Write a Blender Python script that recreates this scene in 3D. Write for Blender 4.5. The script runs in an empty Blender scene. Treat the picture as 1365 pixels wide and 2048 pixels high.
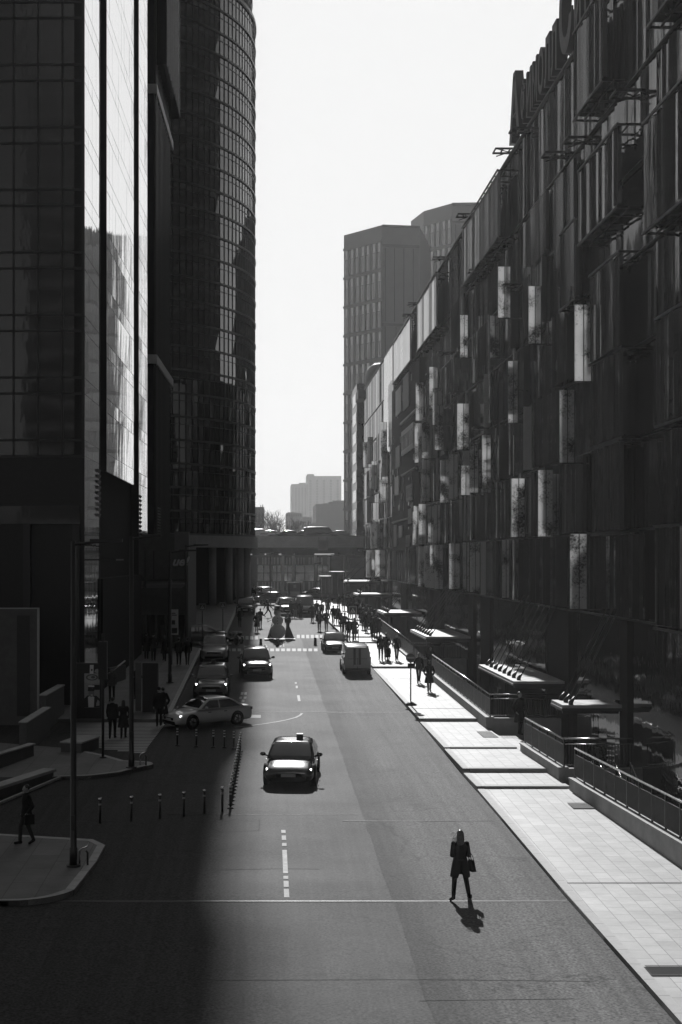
import bpy, bmesh, math, random
from math import sin, cos, pi, radians, sqrt, atan2
from mathutils import Vector, Matrix, Quaternion, noise
random.seed(7)
C = bpy.context.scene.collection
F = 2844.0            # focal length in photograph pixels
VX, HY = 520.0, 1118.0  # pixel of the street's vanishing point / horizon
CAMZ = 9.5
SL = .027             # the street climbs 2.7 %

def road_z(y): return SL * y
def at(px, py, Y): return Vector(((px - VX) * Y / F, Y, CAMZ - (py - HY) * Y / F))
def gnd(px, py, up=0.0):
    k = (CAMZ - up) ; s = (py - HY) / F
    Y = k / (s + SL)
    return Vector(((px - VX) * Y / F, Y, SL * Y + up))

# ------------------------------------------------------------------ mesh buffer
class MB:
    def __init__(s): s.v = []; s.f = []; s.m = []; s.sm = []; s.mi = 0; s.smooth = False
    def add(s, vs, fs, smooth=None):
        o = len(s.v); s.v += [tuple(v) for v in vs]
        for f in fs:
            s.f.append([i + o for i in f]); s.m.append(s.mi); s.sm.append(s.smooth if smooth is None else smooth)
        return s
    def box(s, x0, x1, y0, y1, z0, z1):
        if x0 > x1: x0, x1 = x1, x0
        if y0 > y1: y0, y1 = y1, y0
        if z0 > z1: z0, z1 = z1, z0
        v = [(x0,y0,z0),(x1,y0,z0),(x1,y1,z0),(x0,y1,z0),(x0,y0,z1),(x1,y0,z1),(x1,y1,z1),(x0,y1,z1)]
        return s.add(v, [(0,3,2,1),(4,5,6,7),(0,1,5,4),(1,2,6,5),(2,3,7,6),(3,0,4,7)])
    def quad(s, a, b, c, d): return s.add([a,b,c,d], [(0,1,2,3)])
    def beam(s, p, q, w, h=None, up=(0,0,1)):
        h = h or w; p = Vector(p); q = Vector(q); d = (q - p).normalized()
        u = Vector(up)
        if abs(d.dot(u)) > .98: u = Vector((0,1,0))
        x = d.cross(u).normalized(); z = x.cross(d)
        v = []
        for c in (p, q):
            for a, b in ((-1,-1),(1,-1),(1,1),(-1,1)): v.append(c + x*a*w/2 + z*b*h/2)
        return s.add(v, [(3,2,1,0),(4,5,6,7),(0,1,5,4),(1,2,6,5),(2,3,7,6),(3,0,4,7)])
    def tube(s, pts, rs, n=8, cap=True):
        pts = [Vector(p) for p in pts]
        if not hasattr(rs, '__len__'): rs = [rs]*len(pts)
        v = []; f = []
        ref = None
        for i, p in enumerate(pts):
            d = (pts[min(i+1, len(pts)-1)] - pts[max(i-1, 0)]).normalized()
            if ref is None:
                ref = Vector((1,0,0)) if abs(d.x) < .9 else Vector((0,1,0))
            x = (ref - d*ref.dot(d)).normalized(); y = d.cross(x); ref = x
            for k in range(n):
                a = 2*pi*k/n
                v.append(p + (x*cos(a) + y*sin(a))*rs[i])
        for i in range(len(pts)-1):
            for k in range(n):
                k2 = (k+1) % n
                f.append((i*n+k, i*n+k2, (i+1)*n+k2, (i+1)*n+k))
        s.add(v, f, True)
        if cap:
            o = len(s.v) - len(v)
            for ring, rev in ((0, True), (len(pts)-1, False)):
                idx = [o + ring*n + k for k in range(n)]
                s.f.append(idx[::-1] if rev else idx); s.m.append(s.mi); s.sm.append(False)
        return s
    def cyl(s, x, y, z0, z1, r0, r1=None, n=16): return s.tube([(x,y,z0),(x,y,z1)], [r0, r0 if r1 is None else r1], n)
    def lathe(s, c, prof, n=20, cap=True):
        return s.tube([(c[0], c[1], c[2]+z) for r, z in prof], [max(r, 1e-4) for r, z in prof], n, cap)
    def loft(s, rings, closed=True, cap=True, smooth=True):
        n = len(rings[0]); v = [p for r in rings for p in r]; f = []
        for i in range(len(rings)-1):
            for k in range(n if closed else n-1):
                k2 = (k+1) % n
                f.append((i*n+k, i*n+k2, (i+1)*n+k2, (i+1)*n+k))
        o = len(s.v); s.add(v, f, smooth)
        if cap and closed:
            for ring, rev in ((0, True), (len(rings)-1, False)):
                idx = [o + ring*n + k for k in range(n)]
                s.f.append(idx[::-1] if rev else idx); s.m.append(s.mi); s.sm.append(False)
        return s
    def ball(s, c, r, n=10, m=14):
        if not hasattr(r, '__len__'): r = (r, r, r)
        rings = []
        for i in range(n+1):
            t = pi*i/n
            rr = max(sin(t), 1e-3)
            rings.append([(c[0]+r[0]*rr*cos(2*pi*k/m), c[1]+r[1]*rr*sin(2*pi*k/m), c[2]-r[2]*cos(t)) for k in range(m)])
        return s.loft(rings, True, False)
    def prism(s, poly, z0, z1):
        n = len(poly); v = [(p[0],p[1],z0) for p in poly] + [(p[0],p[1],z1) for p in poly]
        f = [tuple(range(n))[::-1], tuple(range(n, 2*n))] + [(i, (i+1)%n, n+(i+1)%n, n+i) for i in range(n)]
        return s.add(v, f)
    def mesh(s, name, mats):
        me = bpy.data.meshes.new(name)
        me.from_pydata(s.v, [], s.f)
        if not isinstance(mats, (list, tuple)): mats = [mats]
        for m in mats: me.materials.append(m)
        me.polygons.foreach_set('material_index', s.m)
        me.polygons.foreach_set('use_smooth', s.sm)
        me.update(); return me

def link(name, me, parent=None, loc=None):
    o = bpy.data.objects.new(name, me); C.objects.link(o)
    if parent is not None: o.parent = parent
    if loc is not None: o.location = loc
    return o
def part(name, mb, mat, parent, label=None):
    o = link(name, mb.mesh(name, mat) if isinstance(mb, MB) else mb, parent)
    if label: o['label'] = label
    return o
def tag(o, label, cat, group=None):
    o['label'] = label; o['category'] = cat; o['kind'] = 'thing'
    if group: o['group'] = group
    return o
def thing(name, label, cat, loc=(0,0,0), rz=0.0, group=None):
    o = bpy.data.objects.new(name, None); C.objects.link(o); o.empty_display_size = .2
    o.location = loc; o.rotation_euler = (0,0,rz)
    return tag(o, label, cat, group)
def struct(name, mb, mat, kind='structure'):
    o = link(name, mb.mesh(name, mat)); o['kind'] = kind; return o
def copy_thing(root, loc, rz, label, group=None, scale=None):
    r = root.copy(); C.objects.link(r); r.location = loc; r.rotation_euler = (0,0,rz); r['label'] = label
    if group: r['group'] = group
    if scale: r.scale = (scale,)*3
    for ch in list(root.children):
        c = ch.copy(); C.objects.link(c); c.parent = r
        for g in list(ch.children):
            d = g.copy(); C.objects.link(d); d.parent = c
    return r
def baked(o):
    dg = bpy.context.evaluated_depsgraph_get()
    me = bpy.data.meshes.new_from_object(o.evaluated_get(dg), depsgraph=dg)
    bpy.data.objects.remove(o); return me
def remeshed(mb, voxel, smooth=4, mat=None):
    me = mb.mesh('tmp', mat or []); o = link('tmp', me)
    m = o.modifiers.new('r', 'REMESH'); m.mode = 'VOXEL'; m.voxel_size = voxel; m.use_smooth_shade = True
    if smooth:
        q = o.modifiers.new('s', 'SMOOTH'); q.factor = .5; q.iterations = smooth
    return baked(o)
def subsurfed(mb, lev, mats):
    me = mb.mesh('tmp', mats); o = link('tmp', me)
    m = o.modifiers.new('s', 'SUBSURF'); m.levels = lev; m.render_levels = lev
    r = baked(o)
    for p in r.polygons: p.use_smooth = True
    return r

# ------------------------------------------------------------------ materials (the photograph is black and white: every colour is a grey)
MATS = {}
def mat(name, g, rough=.7, spec=.5, metal=0.0, ior=None, noise_amt=0.0, noise_scale=4.0, bump=0.0, bump_scale=20.0, stretch=None, wave=None):
    if name in MATS: return MATS[name]
    m = bpy.data.materials.new(name); m.use_nodes = True; nt = m.node_tree; N = nt.nodes; L = nt.links
    b = N['Principled BSDF']
    b.inputs['Base Color'].default_value = (g, g, g, 1); b.inputs['Roughness'].default_value = rough
    b.inputs['Specular IOR Level'].default_value = spec; b.inputs['Metallic'].default_value = metal
    if ior: b.inputs['IOR'].default_value = ior
    tc = N.new('ShaderNodeTexCoord'); co = tc.outputs['Object']
    if stretch:
        mp = N.new('ShaderNodeMapping'); mp.inputs['Scale'].default_value = stretch; L.new(co, mp.inputs['Vector']); co = mp.outputs['Vector']
    if noise_amt:
        n = N.new('ShaderNodeTexNoise'); n.inputs['Scale'].default_value = noise_scale; n.inputs['Detail'].default_value = 8; n.inputs['Roughness'].default_value = .65
        L.new(co, n.inputs['Vector'])
        r = N.new('ShaderNodeMapRange'); r.inputs['From Min'].default_value = .3; r.inputs['From Max'].default_value = .7
        r.inputs['To Min'].default_value = g*(1-noise_amt); r.inputs['To Max'].default_value = g*(1+noise_amt)
        L.new(n.outputs['Fac'], r.inputs['Value']); L.new(r.outputs['Result'], b.inputs['Base Color'])
        rr = N.new('ShaderNodeMapRange'); rr.inputs['From Min'].default_value = .3; rr.inputs['From Max'].default_value = .7
        rr.inputs['To Min'].default_value = max(0, rough - .12*noise_amt*2); rr.inputs['To Max'].default_value = min(1, rough + .12*noise_amt*2)
        L.new(n.outputs['Fac'], rr.inputs['Value']); L.new(rr.outputs['Result'], b.inputs['Roughness'])
    if bump:
        n2 = N.new('ShaderNodeTexNoise'); n2.inputs['Scale'].default_value = bump_scale; n2.inputs['Detail'].default_value = 4
        L.new(co, n2.inputs['Vector'])
        bp = N.new('ShaderNodeBump'); bp.inputs['Strength'].default_value = 1.0; bp.inputs['Distance'].default_value = bump
        L.new(n2.outputs['Fac'], bp.inputs['Height']); L.new(bp.outputs['Normal'], b.inputs['Normal'])
    MATS[name] = m; return m

def asphalt(name, g, ramp=None, spec=.09, rg=(.68, .74)):
    m = mat(name, g, .62, spec)
    nt = m.node_tree; N = nt.nodes; L = nt.links; b = N['Principled BSDF']
    tc = N.new('ShaderNodeTexCoord')
    big = N.new('ShaderNodeTexNoise'); big.inputs['Scale'].default_value = .35; big.inputs['Detail'].default_value = 6; big.inputs['Roughness'].default_value = .6
    mp = N.new('ShaderNodeMapping'); mp.inputs['Scale'].default_value = (.7, 1.1, 1)
    L.new(tc.outputs['Object'], mp.inputs['Vector']); L.new(mp.outputs['Vector'], big.inputs['Vector'])
    strk = N.new('ShaderNodeTexNoise'); strk.inputs['Scale'].default_value = 2.2; strk.inputs['Detail'].default_value = 5
    mp2 = N.new('ShaderNodeMapping'); mp2.inputs['Scale'].default_value = (2.2, .05, 1)
    L.new(tc.outputs['Object'], mp2.inputs['Vector']); L.new(mp2.outputs['Vector'], strk.inputs['Vector'])
    fine = N.new('ShaderNodeTexNoise'); fine.inputs['Scale'].default_value = 17; fine.inputs['Detail'].default_value = 3
    L.new(tc.outputs['Object'], fine.inputs['Vector'])
    vor = N.new('ShaderNodeTexVoronoi'); vor.feature = 'DISTANCE_TO_EDGE'; vor.inputs['Scale'].default_value = .11
    wv = N.new('ShaderNodeMapping'); wv.inputs['Scale'].default_value = (.5, 1.5, 1)
    wn = N.new('ShaderNodeTexNoise'); wn.inputs['Scale'].default_value = .7; wn.inputs['Detail'].default_value = 6
    mixv = N.new('ShaderNodeVectorMath'); mixv.operation = 'MULTIPLY_ADD'; mixv.inputs[1].default_value = (2.4, 2.4, 0)
    L.new(tc.outputs['Object'], wn.inputs['Vector']); L.new(wn.outputs['Color'], mixv.inputs[0]); L.new(tc.outputs['Object'], mixv.inputs[2])
    L.new(mixv.outputs['Vector'], wv.inputs['Vector']); L.new(wv.outputs['Vector'], vor.inputs['Vector'])
    crk = N.new('ShaderNodeMapRange'); crk.inputs['From Min'].default_value = .0; crk.inputs['From Max'].default_value = .0035
    crk.inputs['To Min'].default_value = .5; crk.inputs['To Max'].default_value = 1; L.new(vor.outputs['Distance'], crk.inputs['Value'])
    def mr(src, lo, hi, a=.3, bb=.7):
        r = N.new('ShaderNodeMapRange'); r.inputs['From Min'].default_value = a; r.inputs['From Max'].default_value = bb
        r.inputs['To Min'].default_value = lo; r.inputs['To Max'].default_value = hi; L.new(src, r.inputs['Value']); return r.outputs['Result']
    def mul(p, q):
        k = N.new('ShaderNodeMath'); k.operation = 'MULTIPLY'; L.new(p, k.inputs[0])
        if isinstance(q, float): k.inputs[1].default_value = q
        else: L.new(q, k.inputs[1])
        return k.outputs[0]
    c = mul(mul(mul(mr(big.outputs['Fac'], .93, 1.07), mr(strk.outputs['Fac'], .78, 1.22)), mr(fine.outputs['Fac'], .35, 1.65, .3, .7)), crk.outputs['Result'])
    st = N.new('ShaderNodeTexNoise'); st.inputs['Scale'].default_value = .9; st.inputs['Detail'].default_value = 7; st.inputs['Roughness'].default_value = .7; st.inputs['Distortion'].default_value = .6
    L.new(tc.outputs['Object'], st.inputs['Vector'])
    c = mul(c, mr(st.outputs['Fac'], 1.0, .62, .56, .68))
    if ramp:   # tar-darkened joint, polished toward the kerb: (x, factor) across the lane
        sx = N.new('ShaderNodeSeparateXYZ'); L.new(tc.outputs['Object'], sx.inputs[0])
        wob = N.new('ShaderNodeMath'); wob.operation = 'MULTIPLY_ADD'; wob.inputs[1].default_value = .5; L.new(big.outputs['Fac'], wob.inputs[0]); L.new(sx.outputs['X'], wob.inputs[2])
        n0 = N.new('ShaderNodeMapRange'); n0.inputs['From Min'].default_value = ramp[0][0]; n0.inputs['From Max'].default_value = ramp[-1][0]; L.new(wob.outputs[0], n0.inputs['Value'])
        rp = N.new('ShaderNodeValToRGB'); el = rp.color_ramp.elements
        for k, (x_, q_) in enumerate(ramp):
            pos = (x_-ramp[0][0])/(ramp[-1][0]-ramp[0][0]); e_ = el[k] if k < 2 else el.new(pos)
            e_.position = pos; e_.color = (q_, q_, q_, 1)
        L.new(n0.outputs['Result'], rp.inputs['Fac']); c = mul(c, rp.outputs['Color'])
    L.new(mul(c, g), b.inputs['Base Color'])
    L.new(mr(big.outputs['Fac'], *rg), b.inputs['Roughness'])
    bp = N.new('ShaderNodeBump'); bp.inputs['Distance'].default_value = .006; L.new(fine.outputs['Fac'], bp.inputs['Height']); L.new(bp.outputs['Normal'], b.inputs['Normal'])
    return m

def paving(name, g, bw=.62, bh=.42, rot=True):
    m = mat(name, g, .6, .4)
    nt = m.node_tree; N = nt.nodes; L = nt.links; b = N['Principled BSDF']
    tc = N.new('ShaderNodeTexCoord'); mp = N.new('ShaderNodeMapping')
    if rot: mp.inputs['Rotation'].default_value = (0, 0, radians(90))
    L.new(tc.outputs['Object'], mp.inputs['Vector'])
    br = N.new('ShaderNodeTexBrick'); br.inputs['Scale'].default_value = 1; br.inputs['Brick Width'].default_value = bw; br.inputs['Row Height'].default_value = bh
    br.inputs['Mortar Size'].default_value = .009; br.inputs['Mortar Smooth'].default_value = .3; br.inputs['Bias'].default_value = 0
    for k, q in (('Color1', .86), ('Color2', 1.08), ('Mortar', .4)): br.inputs[k].default_value = (g*q, g*q, g*q, 1)
    L.new(mp.outputs['Vector'], br.inputs['Vector'])
    n = N.new('ShaderNodeTexNoise'); n.inputs['Scale'].default_value = .9; n.inputs['Detail'].default_value = 10; n.inputs['Roughness'].default_value = .7
    L.new(tc.outputs['Object'], n.inputs['Vector'])
    r = N.new('ShaderNodeMapRange'); r.inputs['From Min'].default_value = .3; r.inputs['From Max'].default_value = .7; r.inputs['To Min'].default_value = .72; r.inputs['To Max'].default_value = 1.14
    L.new(n.outputs['Fac'], r.inputs['Value'])
    mx = N.new('ShaderNodeVectorMath'); mx.operation = 'SCALE'; L.new(br.outputs['Color'], mx.inputs[0]); L.new(r.outputs['Result'], mx.inputs['Scale'])
    L.new(mx.outputs['Vector'], b.inputs['Base Color'])
    bp = N.new('ShaderNodeBump'); bp.inputs['Distance'].default_value = .004; bp.invert = True
    L.new(br.outputs['Fac'], bp.inputs['Height']); L.new(bp.outputs['Normal'], b.inputs['Normal'])
    return m

def frosted(name, g=.55):
    # printed frosted glass: lets light through, with a mottled leafy print
    m = bpy.data.materials.new(name); m.use_nodes = True; nt = m.node_tree; N = nt.nodes; L = nt.links
    b = N['Principled BSDF']; out = N['Material Output']
    tc = N.new('ShaderNodeTexCoord'); oi = N.new('ShaderNodeObjectInfo')
    va = N.new('ShaderNodeVectorMath'); va.operation = 'ADD'; rv = N.new('ShaderNodeVectorMath'); rv.operation = 'SCALE'; rv.inputs[0].default_value = (0, 0, 40)
    L.new(oi.outputs['Random'], rv.inputs['Scale']); L.new(tc.outputs['Object'], va.inputs[0]); L.new(rv.outputs['Vector'], va.inputs[1])
    n1 = N.new('ShaderNodeTexNoise'); n1.inputs['Scale'].default_value = .75; n1.inputs['Detail'].default_value = 2
    n2 = N.new('ShaderNodeTexNoise'); n2.inputs['Scale'].default_value = 10; n2.inputs['Detail'].default_value = 6; n2.inputs['Roughness'].default_value = .75
    L.new(va.outputs['Vector'], n1.inputs['Vector']); L.new(va.outputs['Vector'], n2.inputs['Vector'])
    ad = N.new('ShaderNodeMath'); ad.operation = 'MULTIPLY_ADD'; ad.inputs[1].default_value = 1.25; L.new(n1.outputs['Fac'], ad.inputs[0]); L.new(n2.outputs['Fac'], ad.inputs[2])
    r = N.new('ShaderNodeValToRGB'); r.color_ramp.elements[0].position = .47; r.color_ramp.elements[0].color = (g, g, g, 1)
    r.color_ramp.elements[1].position = .80; r.color_ramp.elements[1].color = (.035, .035, .035, 1)
    mrr = N.new('ShaderNodeMapRange'); mrr.inputs['From Min'].default_value = .8; mrr.inputs['From Max'].default_value = 1.5; L.new(ad.outputs[0], mrr.inputs['Value']); L.new(mrr.outputs['Result'], r.inputs['Fac'])
    tr = N.new('ShaderNodeBsdfTranslucent'); L.new(r.outputs['Color'], tr.inputs['Color'])
    L.new(r.outputs['Color'], b.inputs['Base Color']); b.inputs['Roughness'].default_value = .35
    mx = N.new('ShaderNodeMixShader'); mx.inputs['Fac'].default_value = .7
    L.new(b.outputs['BSDF'], mx.inputs[1]); L.new(tr.outputs['BSDF'], mx.inputs[2]); L.new(mx.outputs['Shader'], out.inputs['Surface'])
    MATS[name] = m; return m

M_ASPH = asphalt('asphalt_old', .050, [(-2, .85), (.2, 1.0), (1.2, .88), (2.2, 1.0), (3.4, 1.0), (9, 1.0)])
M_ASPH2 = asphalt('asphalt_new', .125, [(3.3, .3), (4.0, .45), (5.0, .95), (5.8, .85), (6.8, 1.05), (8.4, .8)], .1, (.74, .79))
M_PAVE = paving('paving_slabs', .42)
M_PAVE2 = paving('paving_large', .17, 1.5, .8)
M_KERB = mat('kerb_granite', .4, .7, .4, noise_amt=.2, noise_scale=3, bump=.004)
nt_ = M_KERB.node_tree; b_ = nt_.nodes['Principled BSDF']; src_ = b_.inputs['Base Color'].links[0].from_socket
tc_ = nt_.nodes.new('ShaderNodeTexCoord'); sx_ = nt_.nodes.new('ShaderNodeSeparateXYZ'); nt_.links.new(tc_.outputs['Object'], sx_.inputs[0])
fr_ = nt_.nodes.new('ShaderNodeMath'); fr_.operation = 'FRACT'; nt_.links.new(sx_.outputs['Y'], fr_.inputs[0])
gt_ = nt_.nodes.new('ShaderNodeMapRange'); gt_.inputs['From Min'].default_value = .015; gt_.inputs['From Max'].default_value = .03; gt_.inputs['To Min'].default_value = .25; nt_.links.new(fr_.outputs[0], gt_.inputs['Value'])
ml_ = nt_.nodes.new('ShaderNodeMath'); ml_.operation = 'MULTIPLY'; nt_.links.new(src_, ml_.inputs[0]); nt_.links.new(gt_.outputs['Result'], ml_.inputs[1]); nt_.links.new(ml_.outputs[0], b_.inputs['Base Color'])
M_STONE = mat('stone_dark', .11, .6, .4, noise_amt=.25, noise_scale=2, bump=.003)
M_CONC = mat('concrete', .38, .8, .3, noise_amt=.22, noise_scale=1.2, bump=.003)
M_PAINT = mat('road_paint', .30, .7, .3, noise_amt=.6, noise_scale=9)
M_WORN = mat('road_paint_worn', .13, .8, .2, noise_amt=.4, noise_scale=5)
M_BLACK = mat('black_metal', .012, .42, .5, noise_amt=.3, noise_scale=5)
M_DARK = mat('dark_metal', .03, .45, .5, noise_amt=.2, noise_scale=5)
M_STEEL = mat('steel', .55, .22, .5, 1.0, noise_amt=.12, noise_scale=6)
M_VOID = mat('dark_interior', .006, .8, .2)
M_SOIL = mat('ground_earth', .09, .9, .2, noise_amt=.4, noise_scale=.3)
M_SEAL = mat('crack_seal', .02, .9, .3)
M_CHAN = mat('channel_concrete', .11, .8, .2, noise_amt=.3, noise_scale=5)
M_RUB = mat('rubber', .012, .8, .3)
M_WHITE = mat('white_panel', .78, .5, .4, noise_amt=.06, noise_scale=3)
M_LGREY = mat('light_grey_panel', .42, .5, .4, noise_amt=.1, noise_scale=2)
M_MGREY = mat('mid_grey_panel', .2, .55, .4, noise_amt=.12, noise_scale=2)
# ================================================================== GROUND, ROAD, PAVEMENTS
def interp(tab, y):
    if y <= tab[0][0]: return tab[0][1]
    for (a, b), (c, d) in zip(tab, tab[1:]):
        if y <= c: return b + (d-b)*(y-a)/(c-a)
    return tab[-1][1]
KERB_R = [(10, 8.15), (27, 7.86), (36, 7.7), (49.6, 7.62), (50.4, 7.56), (66.5, 7.5), (90, 7.25), (130, 6.4), (172, 5.6), (186, 5.4)]
EDGE_R = [(10, 12.55), (33, 11.6), (49.6, 10.8), (57.3, 10.5), (64, 10.2), (84, 10.12), (95, 10.05), (125, 9.8), (186, 9.4)]
# terraces of the right pavement: (Y, z before the riser, z after it)
TERR = [(10, .42, .42), (49.8, 1.46, 1.54), (52.9, 1.565, 1.705), (58.1, 1.747, 1.807), (66.7, 1.876, 2.016), (91, 2.50, 2.62),
        (108.5, 3.06, 3.16), (113, 3.25, 3.34), (140, 3.96, 3.96), (172, 4.78, 4.78), (186, 5.1, 5.1)]
def zpav(y):
    for a, b in zip(TERR, TERR[1:]):
        if y <= b[0]: return a[2] + (b[1]-a[2])*(y-a[0])/(b[0]-a[0])
    return TERR[-1][2]

g = MB()
ys = [-400, -60, 28, 28.01, 190, 190.01, 222, 3500]; xs = [-3000, 9.3, 9.31, 45, 45.01, 3000]
def gz(x, y):
    z = SL*min(max(y, -60), 222) - .3
    if 9.305 < x < 45.005 and 28.005 <= y <= 190.005: z -= 2.4
    return z
vv = [(x, y, gz(x, y)) for y in ys for x in xs]; nx = len(xs)
g.add(vv, [(j*nx+i, j*nx+i+1, (j+1)*nx+i+1, (j+1)*nx+i) for j in range(len(ys)-1) for i in range(nx-1)])
struct('ground', g, M_SOIL)

def sheet(poly, up): return [(x, y, SL*y+up) for x, y in poly]
r = MB()
pl = [(-70, 8), (interp(KERB_R, 8)+.3, 8)] + [(interp(KERB_R, y)+.12, y) for y in (27, 36, 50, 66, 90, 110, 130, 150, 172, 186)] + [(26, 186.5), (26, 205), (-70, 205)]
v = sheet(pl, 0); r.add(v, [tuple(range(len(v)))])
struct('road', r, M_ASPH)
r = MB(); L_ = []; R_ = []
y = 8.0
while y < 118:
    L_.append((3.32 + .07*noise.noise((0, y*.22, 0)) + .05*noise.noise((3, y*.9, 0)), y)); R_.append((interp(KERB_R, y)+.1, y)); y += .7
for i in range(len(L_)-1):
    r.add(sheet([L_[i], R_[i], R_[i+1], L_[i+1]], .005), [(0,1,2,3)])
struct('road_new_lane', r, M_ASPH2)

def slab(name, poly, up, m, kerb=None, down=.45):
    mb = MB(); n = len(poly)
    v = [(x, y, SL*y+up) for x, y in poly] + [(x, y, SL*y-down) for x, y in poly]
    mb.add(v, [tuple(range(n))] + [(i, n+i, n+(i+1)%n, (i+1)%n) for i in range(n)])
    return struct(name, mb, m)
def kerbline(name, pts, zf, inward, w=.24, lip=.004):
    # granite kerb following pts; inward = unit 2-D normal pointing to the pavement side (per segment from points)
    mb = MB(); rings = []
    for i, (x, y) in enumerate(pts):
        a = Vector(pts[max(i-1, 0)]); b = Vector(pts[min(i+1, len(pts)-1)]); d = (b-a).normalized()
        nrm = Vector((-d.y, d.x))*inward
        z = zf(x, y)
        o = (x, y); q = (x+nrm.x*w, y+nrm.y*w)
        c = (x+nrm.x*.025, y+nrm.y*.025)
        rings.append([(o[0], o[1], z-.5), (o[0], o[1], z-.02+lip), (c[0], c[1], z+lip), (q[0], q[1], z+lip), (q[0], q[1], z-.5)])
    mb.loft(rings, False, False, False)
    # joints between the stones every ~1 m show as thin gaps: small dark caps
    return struct(name, mb, M_KERB)

# right pavement: terraces as one solid strip
pv = MB(); rs = MB()
for a, b in zip(TERR, TERR[1:]):
    n = max(1, int((b[0]-a[0])/4)); pr = None
    for k in range(n+1):
        y = a[0] + (b[0]-a[0])*k/n; z = a[2] + (b[1]-a[2])*k/n
        cur = [(interp(KERB_R, y), y, z), (interp(EDGE_R, y)+.06, y, z)]
        if pr:
            pv.quad(pr[0], pr[1], cur[1], cur[0])
            lo = lambda p: (p[0], p[1], SL*p[1]-.4)
            pv.quad(lo(pr[0]), pr[0], cur[0], lo(cur[0]))
        pr = cur
    if b[2] > b[1]:
        y = b[0]; x0, x1 = interp(KERB_R, y)-.02, interp(EDGE_R, y)+.04
        rs.box(x0+.28, x1, y-.03, y+.32, b[1]-.1, b[2]+.004)
struct('pavement', pv, M_PAVE)
struct('pavement_step', rs, M_KERB)
ky = [10, 20, 27, 32, 36, 40, 45, 49.7, 49.9, 52.8, 53.0, 58.0, 58.2, 66.6, 66.8, 75, 84, 90.9, 91.1, 100, 108.4, 108.6, 112.9, 113.1, 125, 140, 155, 172, 186]
kerbline('kerb', [(interp(KERB_R, y)-.0, y) for y in ky], lambda x, y: zpav(y), -1)
# drainage grate set in the pavement (photo's lower right) and the shadow-dark slot drains
gr = MB()
for k in range(9): gr.box(8.1, 12.2, 29.35+k*.075, 29.35+k*.075+.045, zpav(29.5)-.01, zpav(29.5)+.012)
t = thing('drain_grate', 'dark slatted drain grate set into the sunlit slab pavement beside the kerb', 'drain grate', (0,0,0))
part('grate', gr, M_SEAL, t)
gb = MB(); gb.box(8.05, 12.25, 29.2, 30.1, zpav(29.6)-.02, zpav(29.6)+.006); part('frame', gb, M_VOID, t)

for (lab, x0, x1, y0, y1) in (('dark slotted grate in the pavement at the end of the short railing', 9.6, 10.25, 61.0, 63.2), ('small dark slotted grate in the pavement beside the foremost low wall', 10.2, 10.9, 46.2, 47.6)):
    t = thing('floor_grate', lab, 'drain grate'); m = MB(); z = zpav((y0+y1)/2); m.box(x0, x1, y0, y1, z-.03, z+.006); part('frame', m, M_VOID, t)
    m = MB(); y = y0+.03
    while y < y1-.05: m.box(x0+.02, x1-.02, y, y+.04, z, z+.012); y += .09
    part('grate', m, M_DARK, t)
# pavements and islands of the shaded side
def arc(cx, cy, r, a0, a1, n=10): return [(cx + r*cos(radians(a0+(a1-a0)*i/n)), cy + r*sin(radians(a0+(a1-a0)*i/n))) for i in range(n+1)]
UP = .14
near = [(-40, 35.0), (-6.6, 35.0)] + arc(-6.2, 36.6, 1.6, -90, -20, 8) + [(-4.48, 39.0), (-4.45, 41.0), (-4.9, 41.75), (-8.2, 42.6), (-40, 43.5)]
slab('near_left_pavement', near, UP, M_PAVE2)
kerbline('near_left_kerb', near[1:-1], lambda x, y: SL*y+UP, 1)
isl = [(-40, 51.8), (-8.0, 51.85), (-6.2, 52.2)] + [(-5.2, 52.9)] + arc(-4.75, 54.7, .65, -60, 80, 8) + [(-5.3, 55.5), (-6.2, 56.8), (-7.6, 58.3), (-12.5, 60.6), (-40, 61)]
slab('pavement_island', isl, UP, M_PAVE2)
kerbline('island_kerb', isl[1:-2], lambda x, y: SL*y+UP, 1)
side = [(-40, 67.0), (-4.75, 67.0)] + arc(-4.75, 67.45, .45, -90, 0, 5) + [(-4.25, 90), (-4.2, 104), (-5.2, 105.2), (-40, 105.5)]
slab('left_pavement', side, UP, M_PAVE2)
kerbline('left_kerb', side[1:-1], lambda x, y: SL*y+UP, 1)
far = [(-40, 113.2), (-3.2, 113.2), (-2.75, 113.8), (-2.6, 128), (-2.4, 150), (-2.2, 170), (-40, 170)]
slab('far_left_pavement', far, UP, M_PAVE2)
kerbline('far_left_kerb', far[1:-1], lambda x, y: SL*y+UP, 1)

# ------------------------------------------------------------------ road markings
mk = [0]
def mark(poly, up=.009, name='road_marking'):
    mb = MB(); v = sheet(poly, up); mb.add(v, [tuple(range(len(v)))]); return struct(name, mb, M_PAINT)
def rect(x0, x1, y0, y1): return [(x0, y0), (x1, y0), (x1, y1), (x0, y1)]
mb = MB()
def stripes(lst, name, up=.01, m=None):
    mb = MB()
    for p in lst: mb.add(sheet(p, up), [tuple(range(len(p)))])
    return struct(name, mb, m or M_PAINT)
def strip(py0, py1, pxa, pxb, w=.13):   # worn dash of the centre line, from photo rows
    a = gnd(pxa, py0); b = gnd(pxb, py1); return [(b.x-w/2, b.y), (b.x+w/2, b.y), (a.x+w/2, a.y), (a.x-w/2, a.y)]
stripes([strip(1661, 1667, 567, 567.5), strip(1672, 1681, 568, 568.5), strip(1687, 1693, 569, 569), strip(1701, 1748, 569.5, 571.5), strip(1753, 1759, 572, 572),
         strip(1763, 1775, 572.5, 573), strip(1779, 1796, 573, 574),
         strip(1365, 1368, 592, 592, .11), strip(1372, 1377, 594, 594, .11), strip(1391, 1403, 597, 599, .14)], 'centre_line')
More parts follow.
